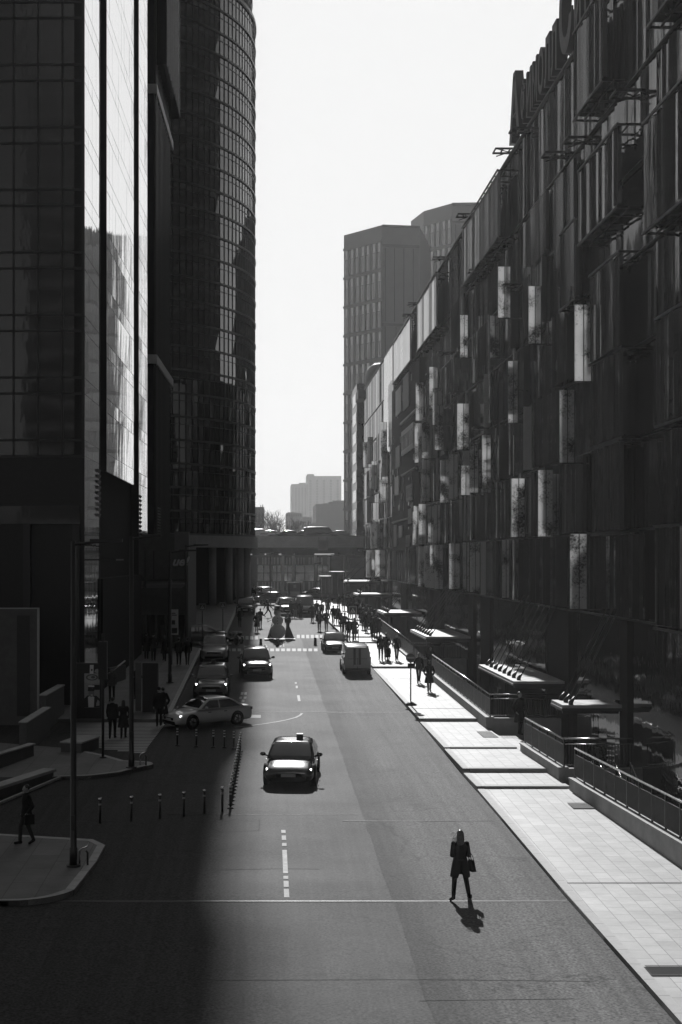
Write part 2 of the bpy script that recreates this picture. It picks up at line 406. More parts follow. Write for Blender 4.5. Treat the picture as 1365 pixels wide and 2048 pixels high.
stripes([strip(1385, 1390, 485+i*7, 484+i*7, .14) for i in range(2)] + [strip(1394, 1398, 482+i*9, 481+i*9, .14) for i in range(2)] + [strip(1400, 1405, 487+i*5, 486+i*5, .14) for i in range(1)], 'worn_lane_marks')
# stop bar and the curved guide line of the turn
a = gnd(448, 1437); b = gnd(522, 1431); stripes([[(a.x, a.y), (b.x, a.y+.1), (b.x, a.y+1.15), (a.x, a.y+1.05)]], 'stop_bar')
cur = [(470, 1455), (500, 1452), (530, 1448), (555, 1444), (575, 1440), (592, 1435.5), (601, 1431), (604.5, 1427)]
cp = [gnd(*p) for p in cur]; mb = MB()
for i in range(len(cp)-1):
    p, q = cp[i], cp[i+1]; w = .06
    d = (q-p).normalized(); n = Vector((-d.y, d.x, 0))*w
    mb.add([(p.x+n.x, p.y+n.y, SL*(p.y+n.y)+.009), (q.x+n.x, q.y+n.y, SL*(q.y+n.y)+.009), (q.x-n.x, q.y-n.y, SL*(q.y-n.y)+.009), (p.x-n.x, p.y-n.y, SL*(p.y-n.y)+.009)], [(0,1,2,3)])
struct('turn_line', mb, M_PAINT)
# zebra crossings
def zebra(name, pxs, py0, py1, duty=.56):
    out = []
    for px in pxs:
        a = gnd(px, py1); b = gnd(px, py0); w = duty*pxs_step(pxs)*a.y/F
        out.append([(a.x, a.y), (a.x+w, a.y), (b.x+w*.98, b.y), (b.x, b.y)])
    return stripes(out, name, .01, M_WORN if 'near' in name else None)
def pxs_step(p): return (p[-1]-p[0])/(len(p)-1)
zebra('zebra_crossing', [432+i*10.9 for i in range(19)], 1297.5, 1303, .68)
zebra('far_zebra_crossing', [473+i*9.2 for i in range(5)] + [], 1272.5, 1279.5, .68)
zebra('far_zebra_crossing', [594+i*9.3 for i in range(8)], 1270, 1277, .68)
zebra('near_zebra_crossing', [1042+i*57 for i in range(5)], 2046.5, 2075, .84)
# chevron arrow by the decoration and corner hatch
def poly_px(pts): return [(p.x, p.y) for p in (gnd(*q) for q in pts)]
stripes([poly_px([(560,1294),(562.5,1294),(565,1287),(562,1284.5),(560,1284.5),(562,1287.5)]), poly_px([(567,1294),(569,1294),(567.5,1286),(574.5,1281),(573,1281),(566,1286)]),
         poly_px([(640,1287),(642.5,1287),(652,1274),(650,1274)])], 'turn_arrow')
# drainage channels across the road
def channel(name, x0, x1, y, w=.16, zf=None, m=None):
    zf = zf or (lambda yy: SL*yy); mb = MB()
    mb.box(x0, x1, y-w/2, y+w/2, zf(y)-.05, zf(y)+.008)
    mb2 = MB(); mb2.box(x0, x1, y-w*.16, y+w*.16, zf(y)-.03, zf(y)+.011)
    o = struct(name, mb, M_KERB if m is None else m); s = link('slot', mb2.mesh('slot', M_BLACK), o); return o
channel('drain_channel', -5.2, 7.66, 35.45, .13, None, M_CHAN)
channel('drain_channel', -1.0, 7.2, 70.4, .12, None, M_CHAN)
channel('drain_channel', 2.6, 7.4, 44.9, .05, None, M_SEAL)
channel('drain_channel', -3, 3.2, 45.9, .05, None, M_SEAL)
channel('pavement_drain', 7.95, 12.2, 36.75, .07, zpav, M_BLACK)
channel('pavement_drain', 7.7, 10.2, 70.4, .09, zpav, M_BLACK)
channel('pavement_drain', 7.5, 9.3, 84.5, .09, zpav, M_BLACK)
# tar-sealed cracks and repair patches on the carriageway
def seam(pts, w=.05):
    q = [gnd(*p) for p in pts]; mb = MB()
    for p, n in zip(q, q[1:]):
        d = Vector((n.x-p.x, n.y-p.y, 0)).normalized(); k = Vector((-d.y, d.x, 0))*w/2
        mb.add([(p.x+k.x, p.y+k.y, SL*p.y+.0095), (n.x+k.x, n.y+k.y, SL*n.y+.0095), (n.x-k.x, n.y-k.y, SL*n.y+.0095), (p.x-k.x, p.y-k.y, SL*p.y+.0095)], [(0,3,2,1)])
    return mb
mb = seam([(840,2003),(1150,1999)], .02)
for s in ([(420,1741),(560,1738),(640,1739)], [(330,1962),(790,1960),(1180,1964)],
          [(520,1486),(546,1490),(560,1497)], [(300,1880),(430,1886)], [(90,1960),(260,1950)], [(840,1645),(985,1642)], [(420,1656),(430,1640),(520,1641),(518,1662),(440,1665),(420,1656)]):
    q = seam(s, .02); mb.add(q.v, q.f)
struct('road_crack_seal', mb, M_SEAL)
# ================================================================== SHOPPING MALL (sunny side)
XF = 13.7
M_RIB = mat('ribbed_glass', .02, .05, .5, ior=2.5, bump=.012, bump_scale=1.0, stretch=(1.6, 1.9, .22), noise_amt=.3, noise_scale=.5)
M_SCREEN = mat('screen_mesh', .05, .16, .5, 0.0, ior=1.9, bump=.014, bump_scale=1.0, stretch=(1.5, 1.7, .2), noise_amt=.3, noise_scale=1.5)
M_SCRDK = mat('screen_dark', .015, .3, .6, noise_amt=.3, noise_scale=1.5)
M_GLASSB = mat('street_glass', .025, .04, .9, ior=2.3, bump=.022, bump_scale=1.0, stretch=(1.3, 1.5, .3))
M_FROST = frosted('printed_glass', .72)
M_FROST2 = frosted('printed_glass_dim', .4)
M_PALE = mat('pale_facade', .42, .14, .5, ior=2.2, noise_amt=.08, noise_scale=.4)
mall = thing('shopping_mall', 'long dark glass mall with hanging screens and pale printed glass fins', 'shopping mall', (XF, 46, 0))
def lm(mb):   # world -> mall local
    mb.v = [(x-XF, y-46, z) for x, y, z in mb.v]; return mb
Y0, Y1 = 24.0, 186.0
ROWS = [7.3, 10.6, 13.9, 17.2, 20.5, 23.7, 27.0, 31.4]
b = MB(); b.box(XF+.35, XF+38, Y0, Y1, -2.4, 31.2); part('body', lm(b), M_VOID, mall)
# ribbed glass skin per storey: a shallow saw-tooth, leaning a little in and out from storey to storey
for i in range(7):
    z0, z1 = ROWS[i], ROWS[i+1]
    mb = MB(); y = Y0; k = 0; rnd = random.Random(i)
    off = [.02, .0, .05, -.02, .04, .0, .03][i]
    pts = []
    while y < Y1:
        w = rnd.choice((.3, .34, .42)); e = max(.004, rnd.gauss(.045, .03)); pts.append((XF+off, y)); pts.append((XF+off-e, y+w-.03)); y += w
    pts.append((XF+off, Y1))
    for p, q in zip(pts, pts[1:]):
        mb.quad((p[0], p[1], z0+.01), (p[0], p[1], z1-.01), (q[0], q[1], z1-.01), (q[0], q[1], z0+.01))
    part('storey_glazing', lm(mb), M_RIB, mall)
    mb = MB(); mb.box(XF-.16, XF+.5, Y0, Y1, z0-.07, z0+.0); part('storey_ledge', lm(mb), M_BLACK, mall)
mb = MB(); mb.box(XF-.14, XF+1.5, Y0, Y1, 31.4, 31.52); part('parapet', lm(mb), M_STONE, mall)
# street-level glazing: big folded panes, set back under the first storey
mb = MB(); y = Y0; k = 0; pts = []
while y < Y1:
    pts.append((XF+.28, y)); pts.append((XF+.06, y+1.15)); y += 1.3
for p, q in zip(pts, pts[1:]):
    mb.quad((p[0], p[1], -2.2), (p[0], p[1], 7.23), (q[0], q[1], 7.23), (q[0], q[1], -2.2))
part('street_glazing', lm(mb), M_GLASSB, mall)
for y in [41.8, 52.6, 62.6, 67.2, 84.0, 90.5, 107.0, 113.5, 132.0, 148.0, 163.0]:
    mb = MB(); mb.box(XF-.1, XF+.4, y, y+[1.9,1.1,4.4,.5,3.6,2.2,4.2,2.0,5.0,3.0,3.0][[41.8,52.6,62.6,67.2,84.0,90.5,107.0,113.5,132.0,148.0,163.0].index(y)], -2.3, 7.2)
    part('pier', lm(mb), M_VOID, mall)

# printed glass fins standing out from the facade: (left px, right px, top row, bottom row of the photo)
FINS = [(1141,1174,1068,1218,1),(1005,1019,1080,1196,1),(941,960,1085,1184,1),(927,939,1085,1183,1),(899,920,1087,1178,1),(843,857,1093,1167,1),(751,771,1100,1153,1),(734,750,1103,1150,0),
        (1077,1106,940,1073,1),(1024,1050,957,1074,1),(826,837,1023,1090,1),(857,868,1012,1092,1),(868,881,1010,1091,1),(755,766,1048,1100,0),
        (1120,1149,780,925,1),(881,899,920,1005,1),(899,916,909,998,1),(923,940,931,990,1),(940,957,885,985,1),(965,982,870,977,1),(1106,1118,948,1070,0),
        (1150,1183,609,762,1),(1017,1036,722,845,1),(915,938,807,899,1),(838,849,872,944,1),(739,749,960,1005,0),(760,772,960,1005,1),
        (1058,1082,572,687,1),(981,999,631,715,0),(866,885,776,850,1),(921,936,630,715,1),(997,1021,533,635,1),(1022,1030,730,780,0),(1140,1150,572,612,0),(762,775,900,945,1),(958,966,900,975,0)]
rf = random.Random(77)
for k in range(38):      # smaller fins crowding toward the far end
    row = rf.choice((0, 0, 1, 1, 2, 2, 3, 4)); Y_ = rf.uniform(100, 178)
    if 117 < Y_ < 143: continue
    xb = VX+13.05*F/Y_; xa = VX+12.45*F/Y_; FINS.append((xa, xb, HY-(ROWS[row+1]-.1-CAMZ)*F/Y_, HY-(ROWS[row]+.05-CAMZ)*F/Y_, 1))
for (pa, pb, ta, tb, bright) in FINS:
    XO = XF-.62; Y = XO*F/(pb-VX); xl = (pa-VX)*Y/F
    zt = CAMZ-(ta-HY)*Y/F; zb = CAMZ-(tb-HY)*Y/F
    mb = MB(); mb.box(xl-XF, XO-XF, -.02, .02, 0, zt-zb)
    o = part('glass_fin', mb, M_FROST if bright else M_FROST2, mall); o.location = (0, Y-46, zb)
    e = MB(); e.box(xl-XF+(XO-xl)*.52, xl-XF+(XO-xl)*.52+.03, -.035, .035, 0, zt-zb); e.box(xl-XF, .05, -.05, .05, -.06, -.005); e.box(XO-XF, XO-XF+.05, -.04, .04, -.06, zt-zb)
    part('fin_rail', e, M_DARK, o)

# hanging screens parallel to the facade on brackets (Y from, Y to, z from, z to, offset, dark?)
SCR = [(53.4,58.3,27.6,31.0,.75,0),(51.2,57.4,22.3,25.1,.75,0),(77.0,90.4,27.0,30.5,.75,1),(104,116.6,26.6,30.4,.75,1),(122,138,26.6,30.3,.75,1),
       (51.1,55.6,17.2,20.5,.72,0),(51.0,55.2,10.55,13.7,.72,0),(50.6,55.4,13.95,17.0,.72,0),(49.5,53.5,7.35,10.5,.6,0),(58.2,61.2,20.3,23.4,.7,0),(61.5,66,17.3,20.4,.65,0),
       (63.0,69.5,13.95,17.1,.6,0),(60.5,64.5,22.6,26.6,.6,0),(66.5,70.5,24.0,26.8,.55,0),(70,76,10.65,13.8,.6,0),(58.6,62.0,10.65,13.8,.6,0),(63.5,70,7.35,10.5,.6,0),(72,79,17.25,20.3,.65,0),
       (77,84.5,10.65,13.8,.6,0),(88.5,97,10.65,13.8,.6,0),(73.5,79,7.35,10.5,.55,0),(80.5,87,7.35,10.5,.55,0),(90,94.5,7.35,10.5,.5,0),(104,111,7.35,10.4,.6,1),(112,118,7.35,10.4,.55,1),
       (91,98,17.25,20.3,.6,0),(99,106,13.95,17.1,.6,0),(84,90,20.55,23.6,.6,0),(100,108,20.55,23.6,.6,0),(109,116,17.25,20.4,.6,1),(108,112,10.65,13.8,.6,0),(93,99,23.8,26.9,.5,0),
       (66,72,20.55,23.6,.5,0),(79,83,13.95,17.1,.55,0),(147,153,7.35,10.4,.5,0),(149,160,10.6,13.8,.5,0),(150,161,13.95,17.1,.5,0),(150,158,17.2,20.4,.5,0),(152,163,20.5,23.6,.5,0),(163,172,10.6,13.8,.5,0),(165,174,17.2,20.4,.5,0),(160,168,7.35,10.4,.5,0),(38,47.5,20.5,24.0,.8,0),(36,46,13.9,17.2,.8,0),(38,46.5,7.35,10.5,.7,0),(38,47,27.2,31.2,.8,0)]
for (ya, yb, za, zb, off, light) in SCR:
    big = off > .69 or light
    if not big: off = .16+.2*((ya*7.3) % 1)
    mb = MB(); x = XF-off; y = 0; n = int((yb-ya)/.3); ln = yb-ya
    rs_ = random.Random(int(ya*31+za*7)); yy = 0.0; rings = []
    while yy < ln-.05:
        w = rs_.choice((.26, .3, .38)) if not light else rs_.choice((.5, .62)); w = min(w, ln-yy)
        e = max(.003, rs_.gauss(.05, .035)) if not light else rs_.choice((.006, .03, .012))
        rings.append((x-XF, yy)); rings.append((x-XF-e, yy+w-.03)); yy += w
    rings.append((x-XF, ln))
    for p, q in zip(rings, rings[1:]):
        mb.quad((p[0], p[1], 0), (p[0], p[1], zb-za), (q[0], q[1], zb-za), (q[0], q[1], 0))
        mb.quad((p[0]+.03, p[1], 0), (q[0]+.03, q[1], 0), (q[0]+.03, q[1], zb-za), (p[0]+.03, p[1], zb-za))
    mb.box(x-XF-.06, x-XF+.08, -.03, 0, 0, zb-za); mb.box(x-XF-.06, x-XF+.08, ln, ln+.03, 0, zb-za)
    o = part('hanging_screen', mb, M_PALE if light else (M_RIB if rs_.random() < .6 else M_SCREEN), mall); o.location = (0, ya-46, za)
    if not big: continue
    for zz in (-.12, zb-za+.06):
        br = MB()
        br.beam((x-XF-.08, -.1, zz), (x-XF-.08, ln+.1, zz), .07, .09)
        nb = max(2, int(ln/1.2))
        for k in range(nb+1):
            yy = ln*k/nb
            br.beam((x-XF-.08, yy, zz), (.1, yy, zz), .06, .08)
        br.beam((x-XF+.35, -.1, zz), (x-XF+.35, ln+.1, zz), .05, .05)
        part('bracket', br, M_BLACK, o)
    sh = MB(); sh.box(x-XF+.12, .02, ln-.02, ln+.0, .05, zb-za-.05); part('end_panel', sh, M_SCRDK, o)
# slim vertical blades
rnd = random.Random(11); nb = 0
for i in range(6):
    y = 58.0
    while y < 175 and nb < 95:
        y += rnd.uniform(2.0, 9.0)
        mb = MB(); w = rnd.choice((.10, .14, .2)); d = rnd.uniform(.25, .6)
        bh = ROWS[i+1]-ROWS[i]-.15; kind_ = rnd.random()
        if kind_ < .55: mb.cyl(-d, 0, 0, bh, .075, n=14); mb.box(-d, 0, -.02, .02, .1, .16); mb.box(-d, 0, -.02, .02, bh-.2, bh-.14)
        else: mb.box(-d, -.04, -w*.3, w*.3, 0, bh)
        o = part('facade_blade', mb, M_STEEL if kind_ < .55 else (M_SCREEN if kind_ < .8 else M_LGREY), mall); o.location = (0, y-46, ROWS[i]+.06); nb += 1
# maintenance frames sticking out above and along the roof edge
for (y, z) in [(71.5, 31.2), (76.5, 31.6), (91, 31.6), (104, 31.6), (121.5, 31.4), (126, 31.2), (63.2, 27.6), (58.6, 26.9), (52.6, 31.0), (50.6, 26.2), (86, 27.0), (101, 24.2), (108, 23.6), (94.5, 20.6), (84, 17.3), (116, 20.6), (74, 23.8)]:
    mb = MB()
    for yy in (0, .9): mb.beam((-1.0, yy, 0), (.1, yy, 0), .06, .1)
    for xx in (-1.0, -.6, -.2): mb.beam((xx, -.05, 0), (xx, .95, 0), .06, .08)
    mb.beam((-1.0, 0, 0), (0, .9, .02), .04); mb.beam((-.9, .45, -.3), (-.05, .45, -.02), .05)
    o = part('maintenance_frame', mb, M_BLACK, mall); o.location = (0, y-46, z)
# glass end bay, its mirrored sky put into a pale colour, dark media wall with shop boards
mb = MB(); mb.box(XF-.42, XF-.1, 140.5, 152, 20.5, 30.9); part('pale_bay', lm(mb), M_PALE, mall)
mb = MB(); mb.box(XF-.45, XF-.4, 140.9, 146.5, 21.0, 27.4); part('bay_window', lm(mb), M_SCRDK, mall)
mb = MB(); mb.box(XF-.5, XF-.02, 117.5, 142.0, 10.3, 26.2); part('media_wall', lm(mb), M_VOID, mall)
rnd = random.Random(5)
def board(ya, yb, za, zb, m, txt=None, x=-.62):
    mb = MB(); mb.box(x, -.5, ya-46, yb-46, za, zb); o = part('shop_board', mb, m, mall)
    if txt:   # too small to read in the photograph: letter-like strokes only
        st = MB(); yy = ya-46+.3; h = zb-za
        while yy < yb-46-.5:
            q = rnd.random(); st.box(x-.02, x, yy, yy+.12, za+h*.2, za+h*.8)
            if q < .6: st.box(x-.02, x, yy+.36, yy+.48, za+h*.2, za+h*.8)
            if q > .3: st.box(x-.02, x, yy+.13, yy+.355, za+h*rnd.choice((.2,.45,.7)), za+h*rnd.choice((.3,.55,.8))+.0)
            yy += .8
        part('lettering', st, M_BLACK, o)
    return o
def text_mesh(s, size, ext=.01, shear=0.0, bold=0.0):
    cu = bpy.data.curves.new('lettering', 'FONT'); cu.body = s; cu.size = size; cu.extrude = ext; cu.shear = shear; cu.offset = bold
    o = bpy.data.objects.new('lettering', cu); C.objects.link(o); me = baked(o); return me
board(121, 131.5, 19.0, 21.2, M_LGREY, 'x'); board(133, 137, 18.2, 20.2, M_MGREY); board(134, 138, 15.6, 17.4, M_LGREY)
board(122, 127, 14.6, 16.0, M_MGREY, 'x'); board(122.5, 125.5, 12.6, 13.9, M_MGREY); board(131, 134, 11.5, 12.6, M_LGREY)
board(119, 132, 21.9, 22.1, M_LGREY, None, -.7); board(119, 131, 17.1, 17.25, M_MGREY, None, -.7); board(119, 140, 13.0, 13.15, M_MGREY, None, -.7)
board(125, 130, 23.0, 26.0, M_MGREY); board(131.5, 137, 23.2, 25.6, M_LGREY); board(124, 127.5, 10.6, 11.6, M_MGREY, 'x'); board(136, 139, 10.7, 12.8, M_MGREY)
rnd = random.Random(3)
for k in range(34):
    y = rnd.uniform(118.5, 140); z = rnd.uniform(11, 25.5); mb = MB(); mb.box(-.56, -.5, y-46, y-46+rnd.uniform(.2, .9), z, z+rnd.uniform(.2, .8))
    part('wall_panel', mb, rnd.choice((M_MGREY, M_SCRDK, M_LGREY, M_SCRDK)), mall)

# roof sign
sg = thing('roof_sign', 'row of tall dark channel letters standing on the mall roof edge', 'roof sign', (XF+.1, 77.5, 31.65))
def letter(ch, y, h, w):
    me = text_mesh(ch, 1.0, .17, 0, .03); me.materials.clear(); me.materials.append(M_DARK)
    xs_ = [v.co.x for v in me.vertices]; ys_ = [v.co.y for v in me.vertices]
    for v in me.vertices:
        px = (v.co.x-min(xs_))/(max(xs_)-min(xs_))*w; pz = (v.co.y-min(ys_))/(max(ys_)-min(ys_))*h
        v.co = Vector((-v.co.z*1.3, -px, pz))
    o = link('letter', me, sg); o.location = (0, y-77.5, .35); return o
letter('А', 77.4, 3.5, 3.0)
yy = 74.0
for ch in 'ФИМОЛЛ': letter(ch, yy, 2.25, 1.3); yy -= 1.53
letter('С', 64.5, 3.9, 2.6)
yy = 61.4
for ch in 'ИТИ': letter(ch, yy, 2.4, 1.25); yy -= 1.45
fr = MB()
for z in (.5, 1.0, 1.5, 2.0, 2.4): fr.beam((.35, .2, z), (.35, -20.5, z), .05)
for k in range(18):
    y = -1.2*k; fr.beam((.35, y, 0), (.35, y, 2.9), .07); fr.beam((.35, y, 2.4), (1.4, y, 0), .05); fr.beam((.35, y, .2), (0, y, .45), .05)
part('support_frame', fr, M_BLACK, sg)

# canopies over the mall doors: thin slab, tie rods up to the facade
def canopy(label, x0, ya, yb, z, nrod, zr=3.6):
    t = thing('door_canopy', label, 'canopy', (x0, ya, z), 0, 'thin canopies over the mall doors')
    mb = MB(); w = XF-.12-x0
    nb = int((yb-ya)/.9)
    mb.box(0, w, 0, yb-ya, -.12, 0); part('slab', mb, M_LGREY, t)
    sb = MB(); sb.box(-.03, w, -.03, yb-ya+.03, -.22, -.12); part('fascia', sb, M_DARK, t)
    for k in range(nrod):
        y = (yb-ya)*(.06+.88*k/max(1, nrod-1)); rod = MB()
        rod.tube([(.35, y, .0), (w+.02, y+.4, zr)], .028, 6); rod.tube([(.35, y, -.02), (.35, y, .1), (.5, y+.03, .3)], [.1, .09, .035], 8)
        part('tie_rod', rod, M_BLACK, t)
    for y in (.5, (yb-ya)-.5):
        sp = MB(); sp.beam((.1, y, -.3), (w, y, -.3), .1, .14); part('bracket_beam', sp, M_BLACK, t)
    for k in range(2):
        d = MB(); d.lathe((w*.45, (yb-ya)*(.3+.4*k), -.36), [(.0, 0), (.14, .0), (.14, .14), (0, .14)], 14); part('downlight', d, M_STEEL, t)
    return t
canopy('short pale door canopy hung from three tie rods, foremost of the canopies', 11.35, 53.3, 55.3, 4.02, 3)
canopy('long pale door canopy hung from a row of eight tie rods', 11.3, 63.3, 73.4, 4.05, 8)
canopy('sunlit door canopy above the railing beside the no entry sign', 10.7, 91.5, 101, 4.5, 7)
canopy('narrow bright door canopy between the crowd and the mall doors', 10.4, 119, 126, 5.0, 5)
canopy('small double canopy highest up the street beyond the crowd', 10.0, 146, 152, 5.9, 3)
canopy('dim canopy beside the box trucks at the end of the mall', 9.6, 160, 170, 7.0, 2)

# stair wells: low walls, railings, steps
def well_wall(label, rlabel, pa, pb, za, zb, ret, rail_h=1.06):
    (xa, ya), (xb, yb) = pa, pb     # near, far
    t = thing('stairwell_wall', label, 'low wall', (xa, ya, 0), 0, 'low walls round the mall stairwells')
    d = Vector((xb-xa, yb-ya, 0)); L = d.length; u = d.normalized(); n = Vector((u.y, -u.x, 0))
    def P(s, o, z): return Vector((u.x*s+n.x*o, u.y*s+n.y*o, z))
    m = MB()
    def bx(s0, s1, o0, o1, z0a, z0b, z1a, z1b):
        m.add([P(s0,o0,z0a), P(s0,o1,z0a), P(s1,o1,z0b), P(s1,o0,z0b), P(s0,o0,z1a), P(s0,o1,z1a), P(s1,o1,z1b), P(s1,o0,z1b)], [(0,3,2,1),(4,5,6,7),(0,1,5,4),(1,2,6,5),(2,3,7,6),(3,0,4,7)])
    bx(0, L, 0, .34, -2.3, -2.3, za, zb)
    if ret: m.box(.34, XF+.2-xa, 0, .3, -2.3, za-.004)
    part('wall', m, M_CONC, t)
    c = MB(); keep = m
    m = c; bx(-.03, L+.03, -.03, .37, za, zb, za+.05, zb+.05); part('coping', c, M_KERB, t)
    r = thing('railing', rlabel, 'railing', (xa, ya, 0), 0, 'barred railings round the mall stairwells')
    hr = MB(); hr.tube([P(0, .2, za+rail_h), P(L, .2, zb+rail_h)], .035, 10); part('handrail', hr, M_STEEL, r)
    h2 = MB(); h2.tube([P(0, .2, za+rail_h-.2), P(L, .2, zb+rail_h-.2)], .022, 8); part('lower_rail', h2, M_STEEL, r)
    bars = MB(); nbr = int(L/.085)
    for k in range(nbr+1):
        s = L*k/nbr; z = za+(zb-za)*k/nbr
        bars.beam(P(s, .2, z+.12), P(s, .2, z+rail_h-.2), .045, .035, (u.x, u.y, 0))
    bars.beam(P(0, .2, za+.12), P(L, .2, zb+.12), .04, .03)
    part('bar_panel', bars, M_BLACK, r)
    np_ = max(2, int(L/1.15))
    for k in range(np_+1):
        s = L*k/np_; z = za+(zb-za)*k/np_; p = MB(); p.beam(P(s, .2, z-.0), P(s, .2, z+rail_h), .05, .05, (u.x, u.y, 0)); part('post', p, M_BLACK, r)
    if ret:
        q = MB(); xr = XF-.2-xa
        q.tube([(.2, .15, za+rail_h), (xr, .15, za+rail_h)], .03, 8); q.tube([(.2, .15, za+rail_h-.2), (xr, .15, za+rail_h-.2)], .02, 8); q.beam((.2, .15, za+.1), (xr, .15, za+.1), .04)
        part('end_rail', q, M_STEEL, r)
        q = MB(); x = .2
        while x < xr: q.beam((x, .15, za+.1), (x, .15, za+rail_h-.2), .03, .03, (0,1,0)); x += .11
        part('end_bar_panel', q, M_BLACK, r)
well_wall('longest-looking pale low wall, foremost along the sunlit pavement', 'foremost tall black railing with a bright handrail, running out of the picture', (12.1, 25), (10.78, 49.5), 1.72, 1.84, False)
well_wall('short pale low wall beside the pavement steps by the three-rod canopy', 'short black railing beside the pavement steps by the three-rod canopy', (10.74, 51.1), (10.52, 57.4), 1.96, 2.02, True)
well_wall('pale low wall running past the no entry sign', 'long black railing running past the no entry sign', (10.2, 64.1), (10.12, 85), 2.32, 2.72, True)
well_wall('distant pale low wall beside the pavement crowd', 'distant black railing between the crowd and the mall doors', (10.06, 95), (9.85, 124), 2.82, 3.5, True)
# stairs going down behind the walls
for (ya, lab) in ((57.9, 'grey stone stair running down behind the short railing by the near canopy'), (86.0, 'grey stone stair going down beyond the railing near the no entry sign')):
    t = thing('stair', lab, 'stair', (11.0, ya, 0)); mb = MB()
    for k in range(12): mb.box(.25+k*.2, .25+(k+1)*.2+.02, 0, 4.6, -2.3, 1.6-k*.16)
    part('treads', mb, M_CONC, t)
    mb = MB(); mb.box(-.85, .25, -.1, 4.6, -2.3, 1.72 if ya < 60 else 2.3); part('landing', mb, M_PAVE, t)
t = thing('stair_handrail', 'sloping steel handrails of the sunken stair in front of the folded shop glass', 'handrail', (12.0, 47.0, 0))
for k, x in enumerate((0, .55, 1.1)):
    mb = MB(); mb.tube([(x, 3.2, 2.3), (x, .2, .9), (x, -3.2, -.6)], .03, 8); mb.tube([(x, 3.2, 2.0), (x, .2, .6), (x, -3.2, -.9)], .02, 8); part('rail', mb, M_STEEL, t)
    mb = MB()
    for j in range(14): s = j/13; mb.beam((x, 3.2-6.4*s, 2.3-2.9*s), (x, 3.2-6.4*s, 1.2-2.9*s), .03, .03, (0,1,0))
    part('bar_panel', mb, M_BLACK, t)
mb = MB()
for k in range(16): mb.box(11.3, 13.6, 50.3-k*.42-.42, 50.3-k*.42, -2.3, 1.15-k*.17)
t2 = thing('stair', 'dark stone stair going down behind the foremost railing', 'stair'); part('treads', mb, M_CONC, t2)
# ================================================================== TOWERS ON THE SHADED SIDE
def glass(name, g, rough, ior, bump=.0, scale=1.0, stretch=(1,1,1)):
    return mat(name, g, rough, .5, 0, ior, bump=bump, bump_scale=scale, stretch=stretch)
M_TFRONT = glass('tower_front_glass', .012, .04, 1.75, .012, .45, (1, 1, .5))
M_TSIDE = mat('tower_side_mirror', .9, .015, .5, .93, bump=.0045, bump_scale=1.0, stretch=(.5, 1.5, .10))
M_ROUND = mat('round_tower_glass', .4, .03, .5, 1.0, bump=.005, bump_scale=.8, stretch=(1, 1, .3))
M_BAND = mat('floor_band_metal', .17, .35, .5, .4, noise_amt=.1, noise_scale=1)
M_MULL = mat('mullion_dark', .03, .4, .5)

TY = 72.0; TX = (168-VX)*TY/F; TSL = 46/F
# ---- glass office tower: front towards the camera, side along the street
tw = thing('glass_office_tower', 'dark gridded glass tower whose street side mirrors the white sky in tall strips', 'tower', (TX, TY, 0))
ang = atan2(TSL, 1.0)      # the side face turns slightly in
tw.rotation_euler = (0, 0, -ang)
ZT = 92
def sidey(px):   # pixel column on the side plane -> local y
    k = (px-VX)/F     # X/Y = k ; X = -11.14 + .0246 (Y-90)
    Y = (TX-TSL*TY)/(k-TSL); return (Y-TY)/cos(ang)
def tz(py, y=TY): return CAMZ-(py-HY)*y/F
zlow = tz(915)
s1, s2, s3, s4, s5 = [sidey(p) for p in (199.5, 212.5, 268.5, 277, 293)]
m = MB(); m.box(-26, -.5, .3, s5-.3, 1.5, ZT); part('core', m, M_VOID, tw)
m = MB(); m.box(-26, 0, 0, .3, zlow, ZT); part('front_glazing', m, M_TFRONT, tw)
m = MB(); x = -.04
xs_ = [-.06] + [-1.09-1.24*k for k in range(20)]
for x in xs_: m.box(x-.055, x+.055, -.05, 0, zlow, ZT)
part('front_mullion_grid', m, M_MULL, tw)
m = MB(); z = 15.95
k = 0
zz = []
fl = 125.3*TY/F
base = tz(914)
for k in range(26):
    zz += [base+.05+k*fl, base+.05+k*fl+32*TY/F]
for z in zz: m.box(-26, 0, -.05, 0, z-.06, z+.06)
part('front_transom_grid', m, M_MULL, tw)
m = MB(); m.box(-26, -.35, .1, .3, 1.5, zlow); part('lower_front', m, M_BLACK, tw)
m = MB(); m.box(-26, -.2, -.05, .1, tz(1048), tz(1012)); part('mezzanine_glazing', m, M_TFRONT, tw)
for k in range(7):
    m = MB(); m.box(-.55-k*2.5, -.2-k*2.5, -.25, .1, 1.5, tz(1048)); part('front_column', m, M_MULL, tw)
# side strips of mirror glass between deep slots
def strip_wall(ya, yb, z0, tilt=0.0):
    m = MB(); n = max(1, int((yb-ya)/1.5)); rr = random.Random(int(ya*10))
    for i in range(n):
        a = ya+(yb-ya)*i/n; b_ = ya+(yb-ya)*(i+1)/n; z = z0; f = 0
        lv = [z0] + [q for q in zz if q > z0+.4] + [ZT]
        for q, w in zip(lv, lv[1:]):
            t = [rr.uniform(-.004, .004) for _ in range(3)]
            lift = .07 if tilt else 0; xa, xb = -tilt*(a-yb)+lift, -tilt*(b_-yb)+lift; m.add([(t[0]+xa, a+.012, q+.02), (t[1]+xb, b_-.012, q+.02), (t[2]+xb, b_-.012, w-.02), (t[0]+xa, a+.012, w-.02)], [(0,1,2,3)])
    m.box(-.5, -.02, ya, yb, z0, ZT)
    part('mirror_strip', m, M_TSIDE, tw)
    m = MB(); m.box(-.5, .03, ya-.06, ya, z0, ZT); m.box(-.5, .03, yb, yb+.06, z0, ZT); part('strip_edge', m, M_BLACK, tw)
strip_wall(.06, s1, 2.2); zm = tz(943, TY+s2); strip_wall(s2, s3, zm); strip_wall(s4, s5, 2.6, -.009)
